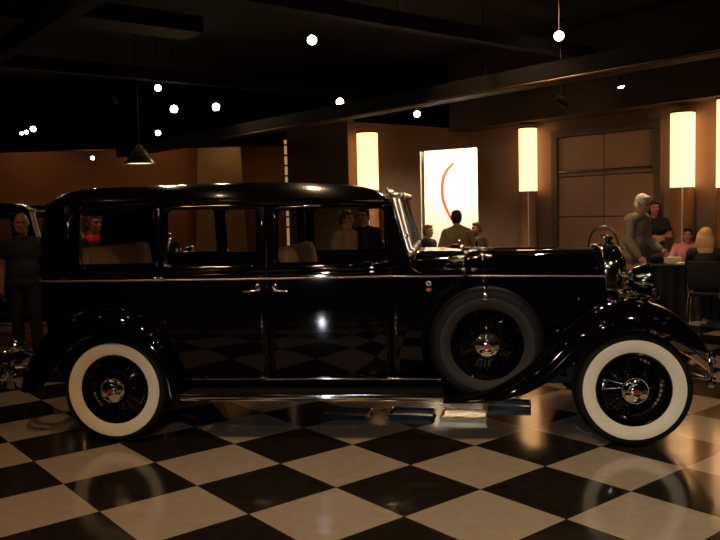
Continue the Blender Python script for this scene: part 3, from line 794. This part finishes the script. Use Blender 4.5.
# bumpers
def flat_bar(path, h, th):
    mb = MB(); rings = []
    P = [Vector(p) for p in path]
    for i, p in enumerate(P):
        t = (P[min(i + 1, len(P) - 1)] - P[max(i - 1, 0)]).normalized(); nrm = t.cross(Vector((0, 0, 1))).normalized()
        rings.append([p + nrm * th / 2 + Vector((0, 0, h / 2)), p + nrm * th + Vector((0, 0, 0)), p + nrm * th / 2 - Vector((0, 0, h / 2)), p - nrm * th / 2 - Vector((0, 0, h / 2)), p - nrm * th / 2 + Vector((0, 0, h / 2))])
    mb.rings(rings, True, True); return mb
fb = empty('front_bumper'); fb.parent = car
curve = spline([(2.27, -.80, 0), (2.325, -.72, 0), (2.375, -.45, 0), (2.40, 0, 0), (2.375, .45, 0), (2.325, .72, 0), (2.27, .80, 0)], 40)
for z in (.555, .440): flat_bar([(x, y, z) for x, y, _ in curve], .050, .012).build('bumper_bar', CHROME, fb)
for side in (-1, 1):
    mb = MB(); mb.box((2.335, side * .66, .497), (.035, .04, .19), bevel=.01); mb.ball((2.345, side * .66, .595), .026).ball((2.345, side * .66, .405), .026).ball((2.355, side * .66, .555), .02).ball((2.355, side * .66, .44), .02)
    mb.build('bumper_clamp', CHROME, fb)
    mb = MB(); mb.tube(spline([(2.33, side * .62, .56), (2.24, side * .60, .64), (2.12, side * .50, .70), (1.9, side * .38, .56)], 16), .014, 8); mb.tube(spline([(2.33, side * .62, .44), (2.20, side * .56, .47), (2.0, side * .42, .50)], 12), .014, 8)
    mb.build('bumper_bracket', DARKCHROME, fb)
rbm = empty('rear_bumper'); rbm.parent = car
for side in (-1, 1):
    cv = spline([(-2.52, side * .86, 0), (-2.68, side * .80, 0), (-2.765, side * .62, 0), (-2.77, side * .42, 0), (-2.70, side * .33, 0)], 20)
    for z in (.56, .44): flat_bar([(x, y, z) for x, y, _ in cv], .048, .012).build('bumper_bar', CHROME, rbm)
    mb = MB(); mb.box((-2.755, side * .55, .50), (.035, .045, .20), bevel=.01)
    for z in (.63, .585, .535, .47, .40, .37): mb.ball((-2.765, side * .55, z), .021)
    mb.build('bumper_clamp', CHROME, rbm)
    mb = MB(); mb.tube(spline([(-2.74, side * .5, .5), (-2.5, side * .45, .48), (-2.2, side * .40, .44)], 10), .018, 8); mb.build('bumper_bracket', DARKCHROME, rbm)
    # tail lamp on its arm
    mb = MB(); mb.lathe([(0, .05), (.03, .045), (.045, .01), (.048, -.03), (.040, -.035)], (-2.60, side * .70, .70), 'X', 24); mb.tube([(-2.58, side * .70, .70), (-2.50, side * .70, .66), (-2.42, side * .68, .62)], .012, 8)
    mb.ball((-2.60, side * .70, .755), .016).ball((-2.52, side * .70, .735), .014)
    tl = mb.build('tail_lamp', CHROME, car)
    MB().lathe([(0, -.046), (.025, -.044), (.040, -.034)], (-2.60, side * .70, .70), 'X', 24).build('lamp_lens', RED, tl)

# chassis and cabin
mb = MB()
for side in (-1, 1): mb.box((-.25, side * .36, .42), (4.7, .07, .12))
for x in (-2.3, -1.2, -.2, .8, 1.9): mb.box((x, 0, .42), (.08, .72, .10))
for x in (-XW, XW): mb.rod((x, -.66, WR), (x, .66, WR), .04)
mb.ball((-XW, 0, WR), .16); mb.rod((-1.7, 0, .42), (.6, 0, .42), .04); mb.rod((-2.4, .25, .30), (.4, .25, .32), .035); mb.box((1.1, 0, .48), (.75, .40, .36), bevel=.04)
mb.box((-2.2, 0, .55), (.42, .9, .2), bevel=.04)
mb.build('chassis', UNDER, car)
MB().box((-.95, 0, .52), (2.6, 1.30, .04)).build('cabin_floor', UNDER, car)
def seat(name, x, y0, y1, zt_, zseat, lab):
    mb = MB(); mb.box((x + .22, (y0 + y1) / 2, zseat - .10), (.56, y1 - y0, .24), bevel=.06); s_ = mb.build(name, TAN, car)
    mb = MB(); mb.box((x - .10, (y0 + y1) / 2, (zt_ + zseat) / 2), (.17, y1 - y0, zt_ - zseat + .1), 0, -.16, bevel=.06); mb.build('seat_back', TAN, s_)
    MB().box((x + .2, (y0 + y1) / 2, .62), (.5, y1 - y0 - .06, .24)).build('seat_base', UNDER, s_)
    return tag(s_, lab)
seat('rear_seat', -1.98, -.62, .62, 1.36, .92, 'tan rear bench seat')
seat('front_seat', -.50, -.62, .62, 1.33, .90, 'tan front bench seat')
MB().box((.27, 0, 1.18), (.10, 1.22, .22), bevel=.03).build('dashboard', mat('dashboard_wood', (.10, .05, .025), .3), car)
sw_ = MB(); c0 = Vector((-.10, .36, 1.235)); ax = Vector((-.62, 0, .78)).normalized(); u = Vector((0, 1, 0)); v = ax.cross(u)
sw_.tube([c0 + (u * math.cos(2 * PI * k / 32) + v * math.sin(2 * PI * k / 32)) * .215 for k in range(32)], .014, 8, True)
for k in range(4): a = PI / 4 + k * PI / 2; sw_.rod(c0 + ax * -.03, c0 + (u * math.cos(a) + v * math.sin(a)) * .21, .008, seg=6)
sw_.rod(c0 - ax * .02, c0 - ax * .75, .02); sw_.ball(c0 - ax * .02, .035, (1, 1, .7)); sw_.build('steering_wheel', PAINT, car)

# the second old car behind it: the same kind of body
car2 = copy_tree(car)
car2.location = (-4.30, 10.5, 0); car2.rotation_euler = (0, 0, math.radians(-3))
car2['label'] = 'dark vintage sedan mostly hidden at far left behind the limousine'

# ---------------------------------------------------------------- drip trays under the limousine
TRAYM = mat('tray_steel', (.72, .56, .36), .2, 1)
TRAYD = mat('tray_black', (.012, .010, .009), .25)
for px, py, w_, d_, rz, m, lab in [(347, 412, .36, .24, -.1, TRAYD, 'black shallow tray under the limousine, leftmost of the row'), (412, 412, .34, .24, -.1, TRAYD, 'black shallow tray with bright rim, between the leftmost tray and the steel one'),
                                (464, 414, .34, .26, -.08, TRAYM, 'shiny steel tray under the limousine below the spare wheel'), (509, 403, .33, .24, -.08, TRAYD, 'black shallow tray farthest right, behind the front fender')]:
    p = at_height(px, py, .03)
    t = empty('drip_tray', (p.x, p.y, 0), rz - .11, lab, 'tray', 'drip trays under the limousine')
    ms = MB(); h_ = .032; a, b = w_ / 2, d_ / 2
    ms.box((0, 0, .006), (w_, d_, .008)); ms.build('tray_base', m, t, smooth=False)
    ms = MB()
    for sx in (-1, 1): ms.box((sx * a, 0, h_ / 2 + .002), (.012, d_ + .01, h_), 0, sx * .3)
    for sy in (-1, 1): ms.box((0, sy * b, h_ / 2 + .002), (w_, .012, h_))
    ms.build('tray_wall', m, t, smooth=False)
    ms = MB().tube([(-a, -b, h_), (a, -b, h_), (a, b, h_), (-a, b, h_)], .006, 6, True); ms.build('tray_rim', CHROME, t)

# ================================================================== PEOPLE AND THEIR FURNITURE
def voxel(mb, size, smooth=4):
    """one continuous skin over overlapping pieces"""
    me = bpy.data.meshes.new('tmp'); mb.bm.normal_update(); mb.bm.to_mesh(me); mb.bm.free()
    o = bpy.data.objects.new('tmp', me); COL.objects.link(o)
    r = o.modifiers.new('r', 'REMESH'); r.mode = 'VOXEL'; r.voxel_size = size; r.use_smooth_shade = True
    s = o.modifiers.new('s', 'SMOOTH'); s.factor = .5; s.iterations = smooth
    dg = bpy.context.evaluated_depsgraph_get()
    out = bpy.data.meshes.new_from_object(o.evaluated_get(dg))
    bpy.data.objects.remove(o); bpy.data.meshes.remove(me)
    out.polygons.foreach_set('use_smooth', [True] * len(out.polygons))
    return out
def put(name, me, m, parent):
    me.name = name; me.materials.clear(); me.materials.append(m)
    o = bpy.data.objects.new(name, me); COL.objects.link(o); o.parent = parent; return o
SKIN = mat('skin_warm', (.50, .24, .14), .55, var=.06)
SKIND = mat('skin_ruddy', (.46, .19, .11), .55, var=.06)
EYEM = mat('eye_dark', (.02, .012, .01), .2)
LIPM = mat('lip_red', (.36, .10, .07), .5)
def cloth(n, c): return mat('cloth_' + n, c, .85, var=.12, scale=25, bump=.25, bscale=70)

def person(loc, rz, label, J=None, s=1.0, top=None, trousers=None, sleeve='long', hair=None, hairm=None, head_yaw=0, head_pitch=0, skin=SKIN, beard=None, top_name='shirt', fem=False, shoe=(.02, .015, .012), belly=0, group=None, skirtlong=False):
    """faces local -Y; J overrides joint positions (metres, for a height of 1.75)"""
    t = empty('person', loc, rz, label, 'person', group); t.scale = (s, s, s)
    P = dict(pel=(0, 0, .96), chest=(0, .0, 1.27), neck=(0, .01, 1.47), head=(0, -.02, 1.635),
             shL=(.175, .01, 1.41), shR=(-.175, .01, 1.41), elL=(.235, .03, 1.14), elR=(-.235, .03, 1.14), wrL=(.245, -.06, .89), wrR=(-.245, -.06, .89), hdL=(.243, -.085, .80), hdR=(-.243, -.085, .80),
             hiL=(.09, 0, .93), hiR=(-.09, 0, .93), knL=(.10, -.02, .50), knR=(-.10, -.02, .50), anL=(.105, .02, .09), anR=(-.105, .02, .09), toL=(.125, -.15, .035), toR=(-.125, -.15, .035))
    if fem:
        P.update(shL=(.165, .01, 1.42), shR=(-.165, .01, 1.42), elL=(.215, .03, 1.14), elR=(-.215, .03, 1.14))
    if J: P.update(J)
    V = {k: Vector(v) for k, v in P.items()}
    HR = Matrix.Rotation(head_yaw, 3, 'Z') @ Matrix.Rotation(head_pitch, 3, 'X')
    hp_ = lambda x, y, z: V['head'] + HR @ Vector((x, y, z))
    up = (V['chest'] - V['pel']).normalized()
    yawv = (V['shL'] - V['shR']); tw = math.atan2(yawv.y, yawv.x)
    lean = math.atan2(V['chest'].y - V['pel'].y, V['chest'].z - V['pel'].z)
    def torso(mb, g=0, low=True):
        mb.ball(V['chest'] + up * .02, 1, (.165 + g - .01 * fem, .112 + g, .20), rz=tw, rx=-lean)
        mb.ball((V['chest'] + V['pel']) / 2 - up * .02, 1, (.145 + g + belly * .5 - .02 * fem, .105 + g + belly, .20), rz=tw * .5, rx=-lean)
        if low: mb.ball(V['pel'], 1, (.165 + g, .118 + g, .135 + g), rz=tw * .3)
        for q in 'LR':
            mb.capsule(V['neck'] - Vector((0, 0, .02)), V['sh' + q] - Vector((0, 0, .02)), .050 + g, .058 + g); mb.ball(V['sh' + q] - Vector((0, 0, .025)), .062 + g)
        if fem:
            for q in (-1, 1): mb.ball(V['chest'] + Matrix.Rotation(tw, 3, 'Z') @ Vector((q * .075, -.085, .02)), .07 + g * .6)
    def arm(mb, q, g=0, upto=1.0, k0=0):
        sh, el, wr = V['sh' + q], V['el' + q], V['wr' + q]
        if upto < .5: mb.capsule(sh, sh + (el - sh) * upto * 2, .056 + g, .050 + g); return
        mb.capsule(sh, el, .054 + g, .043 + g); mb.capsule(el, el + (wr - el) * ((upto - .5) * 2), .043 + g, .043 + g + (.030 - .043) * (upto - .5) * 2)
    def leg(mb, q, g=0, end=1.0):
        hi, kn, an = V['hi' + q], V['kn' + q], V['an' + q]
        mb.capsule(hi, kn, .085 + g, .058 + g); mid = kn + (an - kn) * .32
        mb.capsule(kn, mid, .056 + g, .056 + g); mb.capsule(mid, kn + (an - kn) * end, .055 + g, .039 + g * 1.6)
    # --- body: one skin
    mb = MB(); torso(mb)
    mb.capsule(V['neck'] - Vector((0, 0, .05)), hp_(0, .015, -.05), .058, .052)
    mb.ball(hp_(0, .012, .02), 1, (.075, .094, .105), rz=head_yaw, rx=head_pitch); mb.ball(hp_(0, -.025, -.045), 1, (.058, .066, .075), rz=head_yaw, rx=head_pitch)
    mb.ball(hp_(0, -.062, -.095), .026); mb.capsule(hp_(0, -.088, .005), hp_(0, -.112, -.030), .010, .015); mb.ball(hp_(0, -.075, .032), 1, (.055, .022, .015), rz=head_yaw)
    mb.ball(hp_(0, -.088, -.062), 1, (.025, .012, .012), rz=head_yaw)
    for q in (-1, 1): mb.ball(hp_(q * .077, .012, -.005), 1, (.012, .022, .032), rz=head_yaw); mb.ball(hp_(q * .036, -.072, -.022), .02)
    for q in 'LR':
        arm(mb, q); leg(mb, q)
        wr, hd = V['wr' + q], V['hd' + q]; d = (hd - wr).normalized(); sg = 1 if q == 'L' else -1
        side = d.cross(Vector((sg, 0, 0))); side = (Vector((0, -1, 0)) if side.length < .1 else side.normalized())
        if side.y > 0: side = -side
        nrm = d.cross(side).normalized()
        mb.capsule(wr, wr + d * .04, .029, .030); mb.ball(wr + d * .055, .040, (.75, .75, .95)); mb.capsule(wr + d * .03 - side * .02, wr + d * .085 - side * .026, .018, .014); mb.capsule(wr + d * .03 + side * .02, wr + d * .085 + side * .026, .018, .014)
        inw = nrm if nrm.x * sg < 0 else -nrm
        for k, ln in enumerate((.070, .078, .073, .058)):
            b0_ = wr + d * .085 + side * (.030 - .020 * k); b1_ = b0_ + d * ln * .5 + inw * .006; b2_ = b1_ + d * ln * .42 + inw * .022
            mb.capsule(b0_, b1_, .0105, .0098, 8); mb.capsule(b1_, b2_, .0098, .0085, 8)
        t0 = wr + d * .03 + side * .026; t1 = t0 + d * .035 + side * .026; mb.capsule(t0, t1, .014, .012, 8); mb.capsule(t1, t1 + d * .03 + inw * .012, .012, .0095, 8)
        mb.capsule(V['an' + q] + Vector((0, .03, -.045)), V['to' + q], .038, .032); mb.ball(V['an' + q], .045)
    put('body', voxel(mb, .0105, 3), skin, t)
    for q in (-1, 1):
        e_ = MB().ball(hp_(q * .033, -.083, .012), 1, (.014, .009, .008), 10).build('eye', EYEM, t)
    MB().ball(hp_(0, -.101, -.064), 1, (.022, .006, .008), 12, rz=head_yaw).build('lips', LIPM, t)
    # --- clothes
    if top:
        jk = .012 if top_name == 'jacket' else 0
        mb = MB(); torso(mb, .016 + jk)
        for q in 'LR': arm(mb, q, .013 + jk, {'long': .97, 'short': .27}[sleeve])
        if top_name in ('jacket', 'dress'):
            for q in 'LR': mb.ball(V['hi' + q] - Vector((0, 0, .04)), 1, (.12, .135, .15))
        put(top_name, voxel(mb, .0125, 4), top, t)
    if trousers:
        mb = MB(); mb.ball(V['pel'] - Vector((0, 0, .02)), 1, (.178, .132, .13))
        for q in 'LR': leg(mb, q, .016, .97)
        put('trousers', voxel(mb, .0125, 4), trousers, t)
    for q in 'LR':
        mb = MB(); mb.capsule(V['an' + q] + Vector((0, .035, -.048)), V['to' + q], .045, .040); mb.ball(V['an' + q] + Vector((0, .01, -.02)), .050)
        put('shoe', voxel(mb, .012, 2), cloth('shoe', shoe), t)
    if hair:
        mb = MB()
        if hair in ('short', 'long', 'fringe'):
            mb.ball(hp_(0, .024, .040), 1, (.084, .094, .092), rz=head_yaw, rx=head_pitch); mb.ball(hp_(0, .05, -.01), 1, (.076, .066, .08), rz=head_yaw)
            mb.ball(hp_(0, -.045, .088), 1, (.062, .042, .030), rz=head_yaw)
            for q in (-1, 1): mb.ball(hp_(q * .070, .02, .02), 1, (.016, .045, .05), rz=head_yaw)
        if hair == 'long':
            mb.ball(hp_(0, .062, -.08), 1, (.095, .055, .14), rz=head_yaw); mb.ball(hp_(0, .075, -.19), 1, (.090, .045, .11), rz=head_yaw)
            for q in (-1, 1): mb.capsule(hp_(q * .078, .01, .03), hp_(q * .088, .02, -.17), .026, .030)
        if hair == 'full':
            mb.ball(hp_(0, .025, .035), 1, (.105, .105, .105), rz=head_yaw); mb.ball(hp_(0, .07, -.08), 1, (.135, .08, .15), rz=head_yaw); mb.ball(hp_(0, .085, -.20), 1, (.12, .06, .11), rz=head_yaw)
            for q in (-1, 1): mb.capsule(hp_(q * .085, .01, .04), hp_(q * .125, .03, -.17), .035, .04)
        if hair == 'rim':
            mb.ball(hp_(0, .055, -.005), 1, (.078, .060, .055), rz=head_yaw)
            for q in (-1, 1): mb.ball(hp_(q * .074, .025, .0), 1, (.012, .045, .035), rz=head_yaw)
        put('hair', voxel(mb, .009, 3), hairm, t)
    if beard:
        mb = MB(); mb.ball(hp_(0, -.055, -.085), 1, (.056, .046, .042), rz=head_yaw)
        for q in (-1, 1): mb.ball(hp_(q * .052, -.02, -.065), 1, (.018, .04, .045), rz=head_yaw)
        put('beard', voxel(mb, .009, 2), beard, t)
    return t
BLK, NAVY, BRN = cloth('black', (.012, .010, .010)), cloth('navy', (.022, .026, .030)), cloth('brown', (.10, .055, .03))
GREYH = mat('hair_white', (.70, .62, .50), .6, bump=.4, bscale=90); DKH = mat('hair_dark', (.020, .012, .008), .5, bump=.3, bscale=90)
BLOND = mat('hair_blond', (.62, .36, .13), .5, bump=.4, bscale=90); BRNH = mat('hair_brown', (.09, .045, .02), .5, bump=.3, bscale=90)

def head_at(px, py_top, depth, height=1.735):
    p = at_depth(px, py_top, depth); return (p.x, p.y, 0), p.z / height
# man at far left
loc, s = head_at(21, 215, 8.9)
man = person(loc, math.radians(20), 'bald bearded man in a dark shirt standing at far left by the second car', s=s, top=NAVY, trousers=BLK, sleeve='short', hair='rim', hairm=GREYH, beard=mat('beard_grey', (.34, .24, .16), .7, bump=.4), skin=SKIND, belly=.03,
             J=dict(wrL=(.27, -.07, .90), hdL=(.275, -.10, .81)))
q = Vector(loc) + Matrix.Rotation(math.radians(20), 3, 'Z') @ (Vector((.29, -.13, .615)) * s)
fo = empty('leather_pouch', q, math.radians(30), 'tan pouch held low in the bearded man\'s hand', 'bag')
MB().box((0, 0, -.02), (.10, .035, .15), bevel=.012).build('pouch', mat('tan_leather', (.36, .19, .09), .6), fo)
MB().tube(spline([(-.03, 0, .05), (-.025, 0, .10), (.0, 0, .115), (.025, 0, .10), (.03, 0, .05)], 12), .006, 6).build('strap', BRN, fo)
# seen through the limousine's windows
loc, s = head_at(92, 215, 8.4); person(loc, 1.0, 'person with a bright red collar seen through the limousine rear side window', s=s, top=BLK, trousers=BLK, hair='short', hairm=BRNH, skin=SKIND)
a_ = 0
mb_ = [o for o in bpy.data.objects if o.get('label', '').startswith('person with a bright red collar')][0]
put('red_scarf', voxel(MB().lathe([(.08, 1.41), (.125, 1.43), (.118, 1.475), (.09, 1.515), (.05, 1.47), (.08, 1.41)], (0, .005, 0), 'Z', 24), .012, 2), mat('scarf_red', (.75, .02, .03), .7), mb_)
loc, s = head_at(345, 212, 10.2); person(loc, 1.0, 'man in a tan jacket seen through the limousine front window', s=s, top=cloth('tan', (.30, .18, .10)), trousers=BRN, hair='short', hairm=BRNH, top_name='jacket', belly=.05)
loc, s = head_at(364, 209, 10.8); person(loc, -.4, 'person in black seen through the front window, beside the man in tan', s=s, top=BLK, trousers=BLK, hair='short', hairm=DKH)
# the three before the banner
loc, s = head_at(457, 210, 11.2); person(loc, PI + .15, 'man in an olive jacket standing with his back turned before the banner', s=s, top=cloth('olive', (.26, .18, .08)), trousers=BRN, hair='short', hairm=DKH, top_name='jacket', belly=.05,
    J=dict(shL=(.165, -.02, 1.38), shR=(-.165, -.02, 1.38), head=(0, -.06, 1.61), elL=(.25, -.02, 1.15), elR=(-.29, -.02, 1.17), wrR=(-.32, -.20, 1.12), hdR=(-.34, -.29, 1.13), wrL=(.25, -.20, 1.02), hdL=(.22, -.28, 1.02)))
loc, s = head_at(427.5, 226, 12.0); person(loc, .8, 'small dark-dressed child left of the man before the banner', s=s, top=BLK, trousers=BLK, hair='short', hairm=mat('hair_auburn', (.16, .06, .025), .5, bump=.3))
loc, s = head_at(477, 223.5, 12.0); person(loc, -.9, 'youngster in a pale shirt right of the man before the banner', s=s, top=cloth('pale', (.46, .34, .22)), trousers=BRN, hair='short', hairm=BRNH)
# right group: black table
TBX = at_depth(692, 263, 11.25)
tabrot = math.atan2(-.25, .97)
tab = empty('event_table', (TBX.x, TBX.y, 0), tabrot, 'long table under a floor-length black cloth on the right', 'table')
TW, TD, TH = 1.30, .62, .745
MB().box((0, 0, TH - .015), (TW, TD, .03), bevel=.005).build('tabletop', BRN, tab)
mb = MB()
for sx in (-1, 1):
    for sy in (-1, 1):
        MB().rod((sx * TW * .45, sy * TD * .4, 0), (sx * TW * .45, sy * TD * .4, TH - .03), .018).build('leg', DARKCHROME, tab)
n = 120; rings = []
per_ = []
for k in range(n):
    u = k / n * 2 * (TW + TD)
    if u < TW: p = (-TW / 2 + u, -TD / 2, 0, -1)
    elif u < TW + TD: p = (TW / 2, -TD / 2 + u - TW, 1, 0)
    elif u < 2 * TW + TD: p = (TW / 2 - (u - TW - TD), TD / 2, 0, 1)
    else: p = (-TW / 2, TD / 2 - (u - 2 * TW - TD), -1, 0)
    per_.append(p)
for z, f in ((.01, 1), (.2, .8), (.45, .5), (.65, .2), (TH + .004, 0)):
    rings.append([Vector((x + nx * (.012 + f * .028 * (1 + math.sin(k * 1.3))), y + ny * (.012 + f * .028 * (1 + math.sin(k * 1.3))), z)) for k, (x, y, nx, ny) in enumerate(per_)])
rings.append([Vector((x * .5, y * .5, TH + .006)) for x, y, *_ in per_]); rings.append([Vector((x * .01, y * .01, TH + .006)) for x, y, *_ in per_])
cl = tag(MB().rings(rings).build('tablecloth', cloth('table_black', (.006, .005, .005)), None), 'black floor-length cloth draped over the long table', 'tablecloth')
cl.location = tab.location; cl.rotation_euler = tab.rotation_euler
def on_table(x, y, z=0): return tab.location + Matrix.Rotation(tabrot, 3, 'Z') @ Vector((x, y, TH + .008 + z))
PAPER = mat('paper_cream', (.80, .70, .48), .7, var=.04)
for x, y, w_, d_, h_, rz, lab in [(-.26, .0, .20, .14, .085, .3, 'cream paper box standing on the black table'), (-.12, -.19, .24, .20, .03, -.3, 'stack of cream papers at the front of the black table'), (.10, .0, .20, .24, .012, .5, 'loose cream papers before the man in pink')]:
    o = empty('paper_stack' if h_ < .05 else 'paper_box', on_table(x, y), tabrot + rz, lab, 'paper')
    if h_ < .05:
        for k in range(3): MB().box((.008 * k, -.006 * k, h_ * (k + .5) / 3), (w_, d_, h_ / 3.2), .07 * k).build('sheet', PAPER, o, smooth=False)
    else:
        MB().box((0, 0, h_ / 2), (w_, d_, h_), bevel=.004).build('carton', PAPER, o); MB().box((0, 0, h_ + .004), (w_ + .008, d_ + .008, .014), bevel=.003).build('lid', PAPER, o)
o = empty('handbag', on_table(-.46, .08), .4, 'small black bag on the left end of the black table', 'bag')
MB().ball((0, 0, .078), 1, (.13, .07, .075)).build('bag_body', BLK, o); MB().tube(spline([(-.08, 0, .12), (-.05, 0, .20), (.05, 0, .20), (.08, 0, .12)], 12), .008, 6).build('handle', BLK, o)
# standing older man
loc, s = head_at(632, 194.5, 10.9)
person(loc, math.radians(42), 'white-haired man in a grey jacket leaning over the left table end', s=s, top=mat('cloth_grey_tweed', (.20, .155, .105), .85, var=.7, scale=14, bump=.3, bscale=60), trousers=cloth('stone', (.46, .33, .23)), hair='short', hairm=GREYH, top_name='jacket', belly=.03, head_pitch=.25,
       J=dict(chest=(0, -.05, 1.26), neck=(0, -.11, 1.46), head=(0, -.16, 1.61), shL=(.19, -.08, 1.40), shR=(-.19, -.08, 1.40), elL=(.24, -.10, 1.12), elR=(-.24, -.08, 1.12), wrL=(.22, -.30, .97), hdL=(.21, -.38, .92), wrR=(-.22, -.22, .90), hdR=(-.22, -.28, .83)))
# woman with folded arms
loc, s = head_at(654, 202, 12.2)
person(loc, math.radians(-8), 'dark-haired woman in a black t-shirt standing with folded arms', s=s, top=BLK, trousers=BLK, sleeve='short', hair='long', hairm=DKH, fem=True, skin=SKIND,
       J=dict(elL=(.25, -.02, 1.17), elR=(-.25, -.02, 1.17), wrL=(.03, -.19, 1.16), hdL=(-.06, -.20, 1.18), wrR=(-.03, -.215, 1.13), hdR=(.06, -.23, 1.14)))
def sit(zseat=.46): return dict(pel=(0, .05, zseat + .12), chest=(0, .02, zseat + .44), neck=(0, .02, zseat + .64), head=(0, -.02, zseat + .80), shL=(.185, .02, zseat + .585), shR=(-.185, .02, zseat + .585),
    hiL=(.09, .03, zseat + .10), hiR=(-.09, .03, zseat + .10), knL=(.11, -.40, zseat + .07), knR=(-.11, -.40, zseat + .07), anL=(.11, -.36, .09), anR=(-.11, -.36, .09), toL=(.12, -.52, .035), toR=(-.12, -.52, .035))
def chair(loc, rz, label, hoop=False):
    t = empty('event_chair', loc, rz, label, 'chair')
    MB().box((0, .05, .425), (.42, .42, .05), bevel=.018).build('seat', BLK, t)
    if hoop:
        pts = [(-.20, .25, .42), (-.23, .28, .70), (-.15, .31, .88), (0, .32, .93), (.15, .31, .88), (.23, .28, .70), (.20, .25, .42)]
        MB().tube(spline(pts, 40), .014, 8).build('back_hoop', DARKCHROME, t); MB().tube(spline([(-.21, .27, .62), (0, .30, .64), (.21, .27, .62)], 12), .011, 8).build('back_rail', DARKCHROME, t)
    else:
        MB().box((0, .285, .70), (.40, .035, .34), bevel=.015).build('backrest', BLK, t)
        for q in (-1, 1): MB().tube(spline([(q * .19, .25, .40), (q * .195, .28, .55), (q * .19, .29, .80)], 10), .011, 8).build('back_post', CHROME, t)
    for sx in (-1, 1):
        for yy in (-.14, .24): MB().rod((sx * .19, yy, .40), (sx * .21, yy + (.04 if yy > 0 else -.03), 0), .011).build('leg', CHROME, t)
    return t
# seated man in pink
p = at_depth(688, 240, 11.9); rz = math.radians(-25)
J = sit(); J.update(head=(0, -.05, 1.25), elR=(-.27, -.10, .83), wrR=(-.30, -.34, .80), hdR=(-.30, -.43, .79), elL=(.26, -.06, .82), wrL=(.16, -.30, .80), hdL=(.10, -.37, .80))
person((p.x, p.y, 0), rz, 'dark-haired man in a pink shirt seated behind the black table', s=.91, top=cloth('pink', (.75, .30, .30)), trousers=BLK, hair='short', hairm=DKH, J=J, head_yaw=-.1)
chair((p.x, p.y, 0), rz, 'chair under the man in the pink shirt')
# seated blond woman, back turned
p = at_depth(706, 240, 10.35); rz = math.radians(152)
J = sit(); J.update(head=(0, -.03, 1.26), elL=(.24, -.10, .84), wrL=(.14, -.30, .80), hdL=(.10, -.38, .80), elR=(-.24, -.10, .84), wrR=(-.14, -.30, .80), hdR=(-.10, -.38, .80))
person((p.x, p.y, 0), rz, 'blond woman in black seated with her back turned at the right edge', s=.93, top=BLK, trousers=BLK, hair='full', hairm=BLOND, fem=True, J=J)
chair((p.x, p.y, 0), rz, 'chrome-legged chair under the blond woman')
p = at_depth(604, 240, 12.0)
t = chair((p.x, p.y, 0), math.radians(160), 'tall empty chair with a round metal hoop back in front of the roll-up door', True); t.scale = (.95, .95, 1.40)
